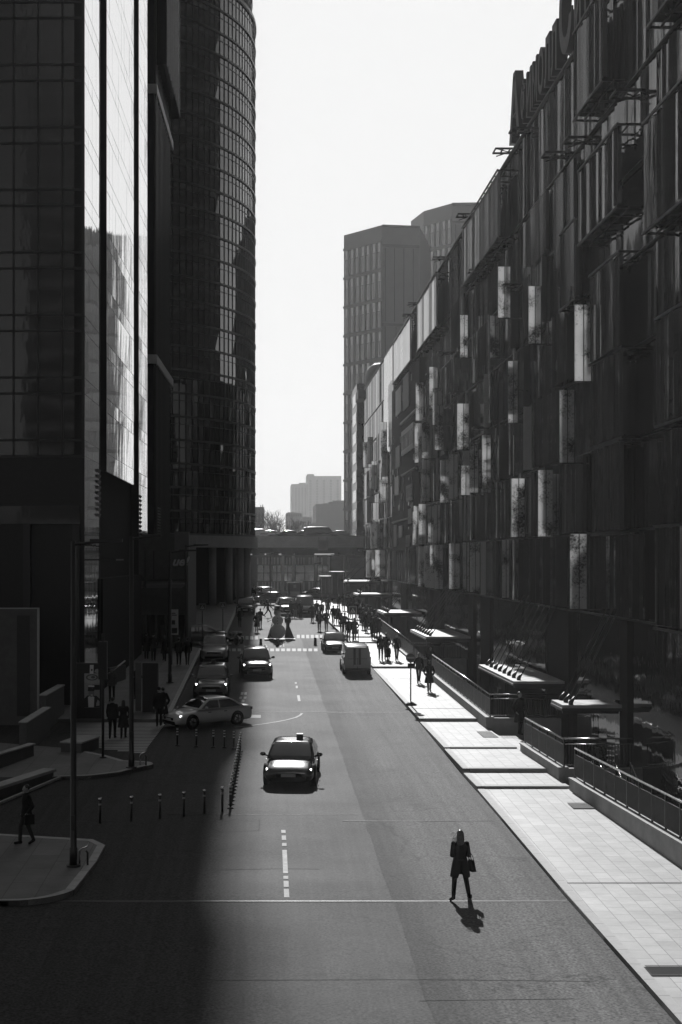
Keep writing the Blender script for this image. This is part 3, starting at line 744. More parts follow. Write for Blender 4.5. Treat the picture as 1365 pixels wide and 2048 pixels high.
m = MB(); m.box(-2.2, -1.6, s1, s5, 2, ZT); part('slot_back', m, M_VOID, tw)
m = MB(); m.box(-2.2, -.55, s2+.05, s3, zm-.6, zm-.1); part('soffit', m, M_STONE, tw)
m = MB(); m.box(-1.6, -1.2, s1+.05, s1+7.5, tz(1086, TY+s1), zm-.6)
for k in range(9): m.box(-1.2, -1.14, s1+.05+k*.8, s1+.12+k*.8, tz(1086, TY+s1), zm-.6)
part('recessed_glazing', m, M_TSIDE, tw)
for (ya, yb, za, zb) in ((s1-1.4, s1-.1, 11.8, 14.4), (s4+.1, s4+1.6, 10.8, 14.0)):
    m = MB(); z = za
    while z < zb: m.add([(.03, ya, z), (.03, yb, z), (.10, yb, z+.14), (.10, ya, z+.14)], [(0,1,2,3)]); m.box(.02, .09, ya, yb, z+.14, z+.17); z += .3
    part('louvre', m, M_BLACK, tw)
m = MB(); m.box(-1.6, .15, s1+.2, s5-5, 2.0, 8.4); part('entrance_box', m, M_VOID, tw)
m = MB(); m.box(-.4, 1.6, .2, s1*.6, 9.42, 9.5); part('entrance_canopy', m, M_DARK, tw)

# ---- second, darker block behind it
AY = 118.0; AX0 = (308-VX)*AY/F
an = thing('dark_annex_tower', 'narrow dark ribbed tower with two pale ledges between the mirror tower and the round tower', 'tower', (AX0, AY, 0), -atan2(.36, 16.4))
M_ANNEX = glass('annex_glass', .02, .10, 1.7, .006, .8, (1, 1, .2))
AL = 16.4
m = MB(); m.box(-14, 0, 0, AL, 9.0, 95); part('body', m, M_ANNEX, an)
m = MB()
for k in range(12): m.box(0, .17, .16+k*1.2, .36+k*1.2, 11.6, 95)
part('rib_grid', m, M_MULL, an)
for (pa, pb) in ((167.6, 186), (709, 727)):
    m = MB(); m.box(-5, .26, -.1, AL+.08, tz(pb, AY), tz(pa, AY)); part('pale_ledge', m, M_LGREY, an)
m = MB(); m.box(-1, .95, 1.2, AL-.4, 51, 96); part('upper_bay', m, M_ANNEX, an)
m = MB()
for k in range(7): m.box(.95, 1.07, 1.6+k*1.76, 1.8+k*1.76, 51, 96)
part('bay_fin_grid', m, M_WHITE, an)
m = MB(); m.box(-14, .1, .1, AL-.1, 2.6, 9.0); part('ground_storey', m, M_VOID, an)
m = MB()
for k in range(14): m.box(.2, .26, .3, 3.4, 10.6+k*.24, 10.73+k*.24)
part('louvre', m, M_BLACK, an)
# podium with the shop billboard
PY = 103.6
def px_(p, y=PY): return (p-VX)*y/F
pd = thing('podium_block', 'low dark grey podium with plain panels under the round tower beside the street', 'building', (px_(376), PY+.5, 0))
pw = px_(376)-px_(290)
m = MB(); m.box(-pw, 0, 0, 13, 2.9, tz(1068, PY)); part('body', m, M_STONE, pd)
m = MB(); m.box(-1.0, .05, -.08, .8, tz(1104, PY), tz(1063, PY)); part('pale_corner', m, M_MGREY, pd)
for k in range(4):
    m = MB(); m.box(-pw+.1+k*.75, -pw+.7+k*.75, -.04, 0, 3.4, 5.4); part('window', m, M_TFRONT, pd)
aw = thing('shop_awning', 'pale sloping awning over the shops under the podium billboard', 'awning', (px_(294), PY-.6, 0))
wA = px_(374)-px_(294); zA = tz(1165, PY)
m = MB(); m.add([(0, 0, zA-.15), (wA, -.2, zA-.1), (wA, 1.0, zA+.2), (0, 1.0, zA+.1), (0, 0, zA-.35), (wA*.86, -.2, zA-.4), (wA*.86, 1.0, zA-.4), (0, 1.0, zA-.4)], [(0,1,2,3), (4,7,6,5), (0,4,5,1), (1,5,6,2), (2,6,7,3), (3,7,4,0)]); part('cover', m, M_MGREY, aw)
m = MB(); m.box(0, wA*.86, -.22, -.19, zA-.7, zA-.4); part('valance', m, M_STONE, aw)
bb = thing('shop_billboard', 'grey billboard with white slanted lettering ue! on the podium', 'billboard', (px_(293), PY, 0))
bw_ = px_(374)-px_(293)
m = MB(); m.box(0, bw_, 0, .2, tz(1158, PY), tz(1101, PY)); part('panel', m, M_STONE, bb)
me = text_mesh('ue!', .92, .02, .35, .03); me.materials.clear(); me.materials.append(M_WHITE)
for v in me.vertices: v.co = Vector((v.co.x, -v.co.z, v.co.y))
o = link('lettering', me, bb); o.location = (px_(344)-px_(293), -.03, tz(1131, PY))
for p in (308, 343, 371):
    x = px_(p)-px_(293); m = MB(); m.box(x-.04, x+.04, -.06, -.02, tz(1158, PY), tz(1101, PY)); part('trim_strip', m, M_BLACK, bb)

# ---- round tower
rt = thing('round_glass_tower', 'tall round glass tower with pale floor bands standing on columns', 'tower', (-24.6, 169.4, 0))
R = 24.0; DA = radians(2.2); A0, A1 = -112, 52
def ring(r, a): return (r*cos(radians(a)), r*sin(radians(a)))
zf0 = 12.2; FH = 2.51
NZ = 24
zz2 = [zf0 + k*FH for k in range(NZ+1)]
mb = MB(); rr = random.Random(4)
n = int((A1-A0)/2.2)
for i in range(n):
    a, b_ = A0+i*2.2, A0+(i+1)*2.2
    for z, w in zip(zz2, zz2[1:]):
        ta, tb = rr.uniform(-.012, .012), rr.uniform(-.012, .012)
        p, q = ring(R+ta, a), ring(R+tb, b_); p2, q2 = ring(R+ta*.3, a), ring(R+tb*.3, b_)
        mb.add([(p[0], p[1], z), (q[0], q[1], z), (q2[0], q2[1], w), (p2[0], p2[1], w)], [(0,1,2,3)])
part('curtain_wall', mb, M_ROUND, rt)
mb = MB()
for i in range(n+1):
    a = A0+i*2.2; p = ring(R+.03, a); t_ = (-sin(radians(a)), cos(radians(a)))
    mb.beam((p[0], p[1], zf0), (p[0], p[1], zz2[-1]), .06, .1, (t_[0], t_[1], 0))
part('mullion_grid', mb, M_MULL, rt)
def band(r0, r1, z0, z1, m, name):
    mb = MB(); rg = []
    for i in range(n+1):
        a = A0+i*2.2; p, q = ring(r0, a), ring(r1, a)
        rg.append([(p[0], p[1], z0), (q[0], q[1], z0), (q[0], q[1], z1), (p[0], p[1], z1)])
    mb.loft(rg, True, True, False); return part(name, mb, m, rt)
for z in zz2: band(R-.1, R+.14, z-.15, z+.06, M_BAND, 'floor_band')
for z in zz2[:-1]: band(R-.1, R+.05, z+1.62, z+1.68, M_BAND, 'sill_band')
band(R-.3, R+.35, 10.75, zf0-.15, M_LGREY, 'fascia')
mb = MB()
v = [ring(R-.4, A0+i*2.2) for i in range(n+1)] + [(0, 0)]
mb.prism(v, 4, 72.0); mb2 = MB(); mb2.prism([ring(R-.2, A0+i*2.2) for i in range(n+1)] + [(0, 0)], 10.8, 11.6); part('soffit', mb2, M_STONE, rt)
mb = MB(); mb.prism([ring(R-2.3, A0+i*2.2) for i in range(n+1)] + [(0, 0)], 3.5, 10.8); part('lobby_core', mb, M_VOID, rt)
mb = MB(); mb.prism([ring(R-1.0, A0+i*2.2) for i in range(n+1)] + [(0, 0)], 11.6, 76); part('core', mb, M_VOID, rt)
for a in range(-96, 30, 9):
    p = ring(R-.9, a); c = MB(); c.cyl(p[0], p[1], 3.6, 10.8, .42, n=18); part('column', c, M_LGREY, rt)
mb = MB(); rings_ = [[(ring(R-.25, A0+i*2.2)[0], ring(R-.25, A0+i*2.2)[1], z) for i in range(n+1)] for z in (75.5, 112)]
mb.loft(rings_, False, False, False)
mb.prism([ring(R-.6, A0+i*2.2) for i in range(n+1)] + [(0, 0)], 75.5, 112)
part('upper_drum', mb, M_BAND, rt)
for k, a in enumerate(range(-60, 30, 6)):
    p = ring(R-.35, a); q = ring(R-.5, a+4); c = MB(); c.tube([(p[0], p[1], 72.3), (q[0], q[1], 75.6)], .16, 8); c.tube([(q[0], q[1], 75.6), (ring(R-.35, a+6)[0], ring(R-.35, a+6)[1], 72.3)], .16, 8); part('crown_strut', c, M_LGREY, rt)
band(R-.5, R+.35, 91, 112, M_BAND, 'unseen_shadow_ring')  # added ring above the view, widening the tower's shadow on the road
band(R-2, R+.2, 72.4, 72.8, M_BAND, 'crown_band')

# ================================================================== FAR END OF THE STREET
# twin stepped tower behind the mall
M_TWR = mat('tower_stone', .24, .6, .4, noise_amt=.06, noise_scale=.5)
M_TWRD = mat('tower_stone_dark', .13, .6, .4, noise_amt=.06, noise_scale=.5)
M_TWIN = mat('tower_window', .55, .08, .5, .9)
M_TWRS = mat('tower_slot', .05, .3, .5)
tt = thing('faceted_apartment_tower', 'grey faceted tower with stacked window strips rising behind the mall roof', 'tower', (24.1, 280, 0))
def W(p): return Vector((p[0]-24.1, p[1]-280, 0))
def block(pts, z0, z1, m, name):
    mb = MB(); mb.prism([(p[0]-24.1, p[1]-280) for p in pts], z0, z1); return part(name, mb, m, tt)
Lp, Cp, Rp = (17.1, 289.0), (24.1, 280.0), (31.6, 281.2)
Lq, Cq, Rq = (35.4, 306.9), (40.6, 300.0), (60, 299)
ZA, ZB = 75.3, 84.6
block([Cp, Rp, (36, 300), (22, 305), Lp], 0, ZA, M_TWR, 'lower_shaft')
block([Cq, Rq, (62, 330), (40, 335), (33.6, 316), Lq], 0, ZB, M_TWR, 'upper_shaft')
pane = {}
def window(p, d, nrm, w, h, z):
    key = (round(w, 2), round(h, 2))
    if key not in pane:
        f = MB(); g_ = MB()
        f.box(0, .09, -.16, 0, 0, h); f.box(w-.09, w, -.16, 0, 0, h); f.box(.09, w-.09, -.14, 0, h*.62, h*.62+.1); f.box(w*.48, w*.48+.07, -.12, -.02, 0, h*.62)
        g_.box(.09, w-.09, -.06, 0, .02, h-.02)
        pane[key] = (f.mesh('window', M_TWRD), g_.mesh('pane', M_TWIN))
    fo = link('window', pane[key][0], tt); fo.location = (p.x, p.y, z); fo.rotation_euler = (0, 0, atan2(d.y, d.x))
    link('pane', pane[key][1], fo)
def face_windows(a, b_, z_top, nt, cols, per=5.86, first=1.0, hh=5.1, wmul=.62):
    a, b_ = W(a), W(b_); d = (b_-a); L = d.length; d.normalize(); nrm = Vector((d.y, -d.x, 0))
    for t in range(nt):
        z = z_top - first - (t+1)*per + .42
        for c in range(cols):
            s = L*(c+.22)/cols + (.12 if (c+t) % 2 else 0)
            window(a+d*s+nrm*.02, d, nrm, L/cols*wmul, hh, z)
    for t in range(nt+3):
        mb = MB(); z = z_top-first-t*per; mb.beam(a+d*0+nrm*.1+Vector((0,0,z)), a+d*L+nrm*.1+Vector((0,0,z)), .3, .42)
        part('belt_course', mb, M_TWR, tt)
face_windows(Lp, Cp, ZA, 11, 7, first=3.0, wmul=.62)
face_windows(Lq, Cq, ZB, 4, 5, first=3.0, wmul=.62)
for (pA, pB, zt, n_) in ((Cp, Rp, ZA, 4), (Cq, (52, 299.4), ZB, 5)):
    a, b_ = W(pA), W(pB); d = b_-a; L = d.length; d.normalize(); nrm = Vector((d.y, -d.x, 0))
    for k in range(n_):
        for (z0, z1) in ((zt-19, zt-4.5), (zt-31, zt-20), (zt-43, zt-32), (zt-55, zt-44)):
            m = MB(); s = L*(k+.3)/n_ + (.3 if z0 < zt-20 and k % 2 else 0)
            m.beam(a+d*s+nrm*.03+Vector((0,0,z0)), a+d*s+nrm*.03+Vector((0,0,z1)), .12, .75 if k == 0 else .34, (nrm.x, nrm.y, 0)); part('window_slot', m, M_TWRS, tt)
    for z in (zt-4, zt-19.6, zt-31.5, zt-43.5, zt-55.5):
        m = MB(); m.beam(a+nrm*.06+Vector((0,0,z)), a+d*L+nrm*.06+Vector((0,0,z)), .2, .5); part('belt_course', m, M_TWRD, tt)
    m = MB(); m.beam(a+nrm*.04+Vector((0,0,zt-.2)), a+d*L+nrm*.04+Vector((0,0,zt-.2)), .5, .5); part('coping', m, M_TWRD, tt)

# stair tower at the end of the mall
st = thing('stair_tower', 'slim black tower with a column of square openings ending the mall', 'tower', (13.0, 190.5, 0))
m = MB(); m.box(0, 4.5, 0, 9, 10.5, 33.0); part('body', m, M_SCRDK, st)
for k in range(8):
    m = MB(); m.box(-.06, 0, .5, 7.5, 12.0+k*2.62, 13.6+k*2.62); part('opening', m, M_PALE, st)
m = MB(); m.box(.4, 4, 1, 8, 5, 10.5); part('base', m, M_STONE, st)
dm = thing('roof_dome', 'grey rounded plant-room dome on the roof at the end of the mall', 'dome', (15.8, 187, 31.6))
m = MB(); m.lathe((0, 0, 0), [(2.0, 0), (2.0, 1.6), (1.85, 2.5), (1.4, 3.2), (.7, 3.6), (0, 3.7)], 20); part('shell', m, M_MGREY, dm)
m = MB(); m.box(-3, 2.4, -2.4, 3, -1.2, .0); part('plinth', m, M_STONE, dm)

# viaduct across the end of the street
M_FARC = mat('viaduct_concrete', .8, .8, .3, noise_amt=.15, noise_scale=.6)
via = thing('viaduct', 'concrete road viaduct crossing the far end of the street', 'viaduct', (0, 190, 0))
m = MB(); m.box(-60, 60, 0, 16, 11.0, 11.9); part('deck', m, M_FARC, via)
m = MB(); m.box(-60, 60, -.25, .1, 11.6, 12.55); part('parapet', m, M_FARC, via)
m = MB(); m.box(-60, 60, 15.9, 16.2, 11.6, 12.5); part('parapet', m, M_FARC, via)
m = MB(); m.box(-60, 60, .6, 1.6, 10.3, 11.0); m.box(-60, 60, 13, 14, 10.3, 11.0); part('girder', m, M_STONE, via)
for px in (516, 546, 577, 605, 618, 690, 720):
    x = (px-VX)*191/F; m = MB(); m.box(x-.75, x+.75, .8, 3.0, 4.6, 10.3); part('pier', m, M_STONE, via)
    m = MB(); m.box(x-.75, x+.75, 12, 14, 4.6, 10.3); part('pier', m, M_STONE, via)
vs = thing('hanging_road_sign', 'pale square road sign hung on the viaduct parapet', 'road sign', (7.75, 189.6, 0))
m = MB(); m.box(0, 1.35, 0, .08, 10.65, 12.0); part('plate', m, M_LGREY, vs)
m = MB(); m.box(.1, .16, .08, .2, 10.8, 12.4); m.box(1.2, 1.26, .08, .2, 10.8, 12.4); part('hanger', m, M_DARK, vs)
UY = 188.4
ug = thing('underpass_shopfront', 'grey ribbed building front with pale panels under the viaduct', 'building', ((512-VX)*UY/F, UY, 0))
def ux(p): return (p-512)*UY/F
def uz(p): return CAMZ-(p-HY)*UY/F
m = MB(); m.box(ux(500), ux(735), 0, 1.3, 4.4, uz(1113)); part('wall', m, M_LGREY, ug)
m = MB(); m.box(ux(500), ux(735), -.3, 1.4, uz(1113), uz(1110)); part('coping', m, M_CONC, ug)
rr = random.Random(9); x = ux(514)
while x < ux(690):
    w = rr.uniform(.3, .5)
    if rr.random() < .85:
        m = MB(); m.box(x, x+w*.55, -.2, 0, uz(1129), uz(1115)); part('wall_rib', m, M_WHITE, ug)
        m = MB(); m.box(x, x+w*.5, -.16, 0, uz(1180), uz(1164)); part('wall_rib', m, M_WHITE, ug)
    x += w
for p0, p1 in ((516, 539), (546, 562), (568, 584), (592, 628), (636, 656), (664, 686)):
    m = MB(); m.box(ux(p0), ux(p1), -.05, 0, uz(1162), uz(1131)); part('window', m, M_TWIN, ug)
    g2 = MB(); g2.box(ux(p0)-.06, ux(p1)+.06, -.1, -.05, uz(1146)-.04, uz(1146)+.04); g2.box((ux(p0)+ux(p1))/2-.04, (ux(p0)+ux(p1))/2+.04, -.1, -.05, uz(1162), uz(1131)); part('window_frame', g2, M_DARK, ug)
for p in (566, 587, 631, 660, 690):
    m = MB(); m.cyl(ux(p), -.5, 4.8, uz(1112), .2, n=12); part('column', m, M_WHITE, ug)
m = MB(); m.box(ux(500), ux(735), -.9, -.1, uz(1185), uz(1183)); part('canopy', m, M_CONC, ug)
ob = thing('pale_pillar', 'pale grey pillar block standing before the underpass by the trucks', 'pillar', (10.2, 186, 0))
m = MB(); m.box(-.9, .7, 0, 1.2, 4.8, 10.1); part('shaft', m, M_MGREY, ob)
m = MB(); m.box(-1.05, .85, -.15, 1.35, 4.8, 5.6); part('plinth', m, M_STONE, ob)
gbk = thing('kiosk_building', 'low pale banded kiosk building beyond the box trucks', 'building', (11.9, 187.5, 0))
m = MB(); m.box(0, 3.0, 0, 3, 5, 9.6); part('body', m, M_STONE, gbk)
m = MB(); m.box(-.1, 3.1, -.15, 0, 7.0, 8.3); part('fascia', m, M_LGREY, gbk)
m = MB(); m.box(-.1, 3.1, -.5, 0, 6.2, 6.5); part('canopy', m, M_LGREY, gbk)

# hill and houses beyond the viaduct
M_FAR = mat('far_concrete', .3, .85, .2, noise_amt=.08, noise_scale=.1)
M_FARW = mat('far_window', .12, .3, .5)
h = MB(); vs_ = []; nx, ny = 40, 8
for j in range(ny):
    for i in range(nx):
        x = -110+220*i/(nx-1); y = 260+240*j/(ny-1)
        z = 6 + min(1, j/3)*(5+5*max(0, 1-((x+10)/60)**2)+2.2*noise.noise((x*.08, y*.05, 0)))
        if j == 0: z = 5
        vs_.append((x, y, z))
h.add(vs_, [(j*nx+i, j*nx+i+1, (j+1)*nx+i+1, (j+1)*nx+i) for j in range(ny-1) for i in range(nx-1)], True)
struct('hill', h, M_SOIL)
def far_building(name, label, pxa, pxb, pt, Y, depth, pbase=1090, wins=(0, 0), steps=(), m=M_FAR, cat='building'):
    a = at(pxa, pt, Y); b_ = at(pxb, pt, Y); z0 = 4
    t = thing(name, label, cat, (a.x, Y, 0))
    mb = MB(); mb.box(0, b_.x-a.x, 0, depth, z0, a.z); part('body', mb, m, t)
    for (p, q, top, d) in steps:
        A = at(p, top, Y); B = at(q, top, Y); mb = MB(); mb.box(A.x-a.x, B.x-a.x, d, depth-.5, a.z-.5, A.z); part('roof_block', mb, m, t)
    nc, nr = wins
    if nc:
        mb = MB(); w = (b_.x-a.x)
        zlo = at(0, pbase, Y).z
        for c in range(nc):
            mb.box(w*(c+.3)/nc, w*(c+.62)/nc, -.35, -.02, zlo, a.z-(a.z-zlo)*.05)
        part('window_strip', mb, M_FARW, t)
        mb = MB()
        for r_ in range(nr): z = zlo+(a.z-zlo)*(r_+.5)/nr; mb.box(-.1, w+.1, -.55, -.0, z, z+(a.z-zlo)/nr*.3)
        part('spandrel_grid', mb, m, t)
    return t
far_building('far_tower', 'hazy tall slab tower, the higher half of the far twin blocks beyond the viaduct', 615, 683, 952, 1200, 40, wins=(5, 26), steps=((615, 629, 948, 2), (655, 683, 953, 5)))
far_building('far_tower', 'hazy shorter slab tower joined to the far twin blocks beyond the viaduct', 583, 614.5, 968, 1210, 40, wins=(5, 24), steps=((599, 612, 965, 4),))
far_building('far_block', 'plain hazy grey block with a stepped roof in front of the far tower', 632.5, 690, 1008, 520, 30, steps=((649, 655, 1006, 2), (659, 690, 1003, 3), (668, 690, 1000, 4)))
far_building('far_block', 'lower hazy wall block beside the plain stepped-roof block', 624, 632, 1045, 510, 20)
far_building('old_house', 'hazy old house with two chimneys beside the round tower on the hill', 490, 529, 1014, 330, 14, wins=(6, 3), steps=((521, 522.5, 1009, 3), (525, 526.5, 1008, 3)))
far_building('pale_mansion', 'hazy pale low mansion below the far twin towers', 573, 604, 1026, 600, 20, wins=(7, 2), steps=((576, 590, 1024, 3),))
far_building('pale_block', 'hazy pale low block between the mansion and the plain block', 604, 624, 1034, 560, 18, wins=(4, 3))
for i, (px, wpx) in enumerate(((584, 4), (611, 4.4))):
    t = far_building('chimney_stack', ['dark chimney pylon beyond the viaduct beneath the shorter far tower', 'dark chimney pylon beyond the viaduct beneath the higher far tower'][i], px-wpx/2, px+wpx/2, 1051, 300, 1.2, m=M_STONE, cat='chimney')
# bare trees on the hill
M_BARK = mat('bark', .09, .9, .2, noise_amt=.3, noise_scale=3)
def bare_tree(px, Y, ptop, seed, label):
    rr = random.Random(seed); b0 = at(px, 1072, Y); top = at(px, ptop, Y); H = top.z-b0.z+6
    t = thing('bare_tree', label, 'tree', (b0.x, Y, b0.z-6), 0, 'bare trees on the far hill')
    tr = MB(); tr.tube([(0,0,0), (rr.uniform(-.2,.2), 0, H*.3), (rr.uniform(-.3,.3), .2, H*.55)], [.28, .2, .13], 7); part('trunk', tr, M_BARK, t)
    cr = MB()
    def grow(p, d, L, r, lv):
        q = p + d*L; cr.tube([p, p+d*L*.5+Vector((rr.uniform(-.1,.1), rr.uniform(-.1,.1), .05))*L, q], [r, r*.8, r*.55], 4, False)
        if lv == 0: return
        for _ in range(3 if lv > 1 else 4):
            nd = (d*.9 + Vector((rr.uniform(-.8,.8), rr.uniform(-.8,.8), rr.uniform(-.1,.6)))).normalized(); grow(p+d*L*rr.uniform(.6, 1), nd, L*rr.uniform(.6, .8), r*.55, lv-1)
    for _ in range(5):
        grow(Vector((0, 0, H*rr.uniform(.25, .55))), Vector((rr.uniform(-.8,.8), rr.uniform(-.8,.8), 1)).normalized(), H*.26, .11, 3)
    part('crown', cr, M_BARK, t)
for i, (px, Y, pt, lb) in enumerate([(534, 300, 1022, 'bare tree closest to the old house on the far hill'), (545, 310, 1028, 'bare tree on the far hill, second from the old house'), (555, 295, 1026, 'bare tree in the middle of the hilltop row'), (565, 320, 1030, 'bare tree below the pale mansion'),
        (574, 300, 1036, 'short bare tree before the pale mansion'), (596, 330, 1040, 'bare tree between the two chimney pylons'), (619, 305, 1044, 'bare tree next to the pale block'), (527, 290, 1036, 'low bare tree beneath the old house')]):
    bare_tree(px, Y, pt, 20+i, lb)
# unseen blocks added for the glass to mirror; the rear one also dims the sky
def plain_tower(label, x0, x1, y0, y1, h_, g):
    t = thing('unseen_block', label, 'building', ((x0+x1)/2, y0, 0)); mb = MB(); w = (x1-x0)/2
    mb.box(-w, w, 0, y1-y0, 0, h_); part('body', mb, g, t)
    mb = MB(); z = 4
    while z < h_: mb.box(-w-.1, w+.1, -.1, y1-y0+.1, z, z+.7); z += 3.6
    part('floor_band', mb, M_STONE, t)
plain_tower('unseen dark banded block across from the round tower, mirrored in its glass', 95, 130, 70, 196, 140, M_SCRDK)
plain_tower('unseen dark banded block beyond the mall, mirrored in the round tower edge', 62, 150, 285, 320, 84, M_SCRDK)
plain_tower('unseen added dark block behind the viewer, mirrored in the gridded tower', -40, 30, -120, -70, 110, M_SCRDK)
# ================================================================== VEHICLES
def paint(name, g, metal=.3, rough=.22):
    m = mat(name, g, rough, .5, metal, noise_amt=.06, noise_scale=2)
    m.node_tree.nodes['Principled BSDF'].inputs['Coat Weight'].default_value = 1.0
    m.node_tree.nodes['Principled BSDF'].inputs['Coat Roughness'].default_value = .06
    return m
P_BLACK = paint('paint_black', .02); P_DARK = paint('paint_dark', .05); P_GREY = paint('paint_grey', .16); P_VAN = paint('paint_van', .36, 0, .35); P_SILVER = paint('paint_silver', .38, .6, .3); P_WHITE = paint('paint_white', .6, 0, .3)
M_CGLASS = mat('car_glass', .012, .03, .5, ior=2.7)
M_LAMP = mat('lamp_lens', .6, .1, .6)
M_RED = mat('tail_lens', .08, .12, .6)
M_LAMPON = bpy.data.materials.new('lamp_lit_flare'); M_LAMPON.use_nodes = True
_b = M_LAMPON.node_tree.nodes['Principled BSDF']; _b.inputs['Emission Color'].default_value = (1,1,1,1); _b.inputs['Emission Strength'].default_value = 5.0; _b.inputs['Base Color'].default_value = (.7,.7,.7,1)  # headlamp glow, raised to imitate the sun's flare on the cars
SEDAN = dict(L=4.85, W=1.84, H=1.45, belt=.93, hood=.84, nose=.66, cowl=1.32, rf=2.15, rr=3.25, rb=4.28, trunk=.98, wheel=.335, wb=(.95, 3.78), zb=.2)
TAXI = dict(L=4.6, W=1.86, H=1.36, belt=.86, hood=.80, nose=.62, cowl=1.2, rf=1.95, rr=3.1, rb=4.1, trunk=.92, wheel=.335, wb=(.9, 3.55), zb=.19)
SUV = dict(L=4.6, W=1.88, H=1.68, belt=1.06, hood=1.02, nose=.84, cowl=1.22, rf=1.88, rr=3.75, rb=4.42, trunk=1.08, wheel=.36, wb=(.9, 3.6), zb=.26)
VAN = dict(L=4.9, W=1.93, H=1.95, belt=1.1, hood=1.05, nose=.82, cowl=.85, rf=1.6, rr=4.65, rb=4.82, trunk=1.1, wheel=.34, wb=(.92, 3.92), zb=.24)
def make_car(label, cat, spec, body, loc, rz, lights_on=False, group=None, name='car', taxi=None, rails=False, detail=True):
    p = spec; W2 = p['W']/2; L = p['L']; H = p['H']
    t = thing(name, label, cat, loc, rz, group)
    if loc[2] < 10: t.rotation_euler = (Vector((0,0,1)).rotation_difference(Vector((0,-SL,1))) @ Quaternion((0,0,1), rz)).to_euler()
    oy = -L/2
    def sec(y, wl, wm, ws, zb, zm, zs, zc):   # half section bottom to top, mirrored
        h = [(0, zb), (wl*.8, zb), (wl, zb+.06), (wm, zm), (ws, zs), (ws*.55, zc-.01), (0, zc)]
        return [(x, y+oy, z) for x, z in h] + [(-x, y+oy, z) for x, z in h[-2:0:-1]]
    zb = p['zb']; B = p['belt']; hd = p['hood']; ns = p['nose']
    st = [sec(0.0, W2*.66, W2*.72, W2*.62, zb+.1, zb+.28, ns-.12, ns-.08),
          sec(.05, W2*.80, W2*.86, W2*.74, zb+.02, zb+.28, ns-.02, ns+.02),
          sec(.25, W2*.92, W2*.97, W2*.84, zb, zb+.3, ns+.09, ns+.12),
          sec(p['cowl']*.55, W2*.95, W2, W2*.88, zb, zb+.32, hd-.03, hd+.02),
          sec(p['cowl'], W2*.95, W2, W2*.90, zb, zb+.34, B-.03, B+.0),
          sec(p['cowl']+.5, W2*.95, W2, W2*.91, zb, zb+.34, B, B+.0),
          sec((p['cowl']+p['rb'])/2, W2*.95, W2, W2*.91, zb, zb+.36, B+.02, B+.02),
          sec(p['rb']-.35, W2*.95, W2, W2*.9, zb, zb+.36, p['trunk'], p['trunk']),
          sec(L-.3, W2*.93, W2*.98, W2*.86, zb, zb+.36, p['trunk']-.0, p['trunk']+.02),
          sec(L-.06, W2*.86, W2*.92, W2*.8, zb+.04, zb+.36, p['trunk']-.06, p['trunk']-.03),
          sec(L, W2*.72, W2*.8, W2*.7, zb+.1, zb+.34, p['trunk']-.16, p['trunk']-.12)]
    mb = MB(); mb.loft(st, True, True)
    me = subsurfed(mb, 2, body); link('body', me, t)
    # greenhouse
    wb_, wr = W2*.93, W2*.76 if spec is not VAN else W2*.84
    Hc = H - B
    ya, yb, yc, yd = p['cowl'], p['rf'], p['rr'], p['rb']
    def hgt(y):
        if y < yb: return Hc*(1-((yb-y)/(yb-ya))**1.25)
        if y > yc: return Hc*(1-((y-yc)/(yd-yc))**1.5)
        return Hc*(1+.03*(1-abs((y-yb)/(yc-yb)*2-1)**2))
    def half(z): return wb_+(wr-wb_)*min(1, max(0, z/Hc))**1.15
    mb = MB(); rings = []
    for k in range(19):
        y = ya+(yd-ya)*k/18; h = max(.004, hgt(y))
        r_ = [(half(0), 0), (half(h*.5), h*.5), (half(h)-.02*min(1, h), h*.95), (half(h)*.8, h+.012), (0, h+.03*h/Hc)]
        rings.append([(x, y+oy, z+B-.01) for x, z in r_] + [(-x, y+oy, z+B-.01) for x, z in r_[-2::-1]])
    mb.loft(rings, False, False, True); part('cabin', mb, body, t)
    def top(u, y, off):
        h = hgt(y); return (u*(half(h)-.03), y+oy, B-.01+h+.03*(1-u*u)*h/Hc+off)
    def pane(nm, y0, y1, u0, off=.012):
        mb = MB(); rg = []
        for k in range(9):
            y = y0+(y1-y0)*k/8; rg.append([Vector(top(u0*q/4, y, off)) for q in range(-4, 5)])
        mb.loft(rg, False, False, True); part(nm, mb, M_CGLASS, t)
    pane('windshield', ya+.10, yb-.03, .93)
    if spec is not VAN: pane('rear_window', yc+.06, yd-.1, .88)
    def yfront(z): return yb-(yb-ya)*(max(0, 1-z/Hc))**(1/1.25)
    def yrear(z): return yc+(yd-yc)*(max(0, 1-z/Hc))**(1/1.5)
    if detail:
        for s in (-1, 1):
            ym = (yb+yc)/2-.05
            for (f0, f1) in ((None, ym-.04), (ym+.04, None)):
                mb = MB(); z0, z1 = Hc*.1, Hc*.84; rg = []
                for k in range(5):
                    z = z0+(z1-z0)*k/4; y0 = (yfront(z)+.14) if f0 is None else f0; y1 = f1 if f1 is not None else (yrear(z)-.2)
                    if spec is VAN and f0 is not None: y1 = ym+.05
                    rg.append([(s*(half(z)+.012), y0+(y1-y0)*q/3+oy, B-.01+z) for q in range(4)])
                if s > 0: rg = [r_[::-1] for r_ in rg]
                mb.loft(rg, False, False, True); part('side_window', mb, M_CGLASS, t)
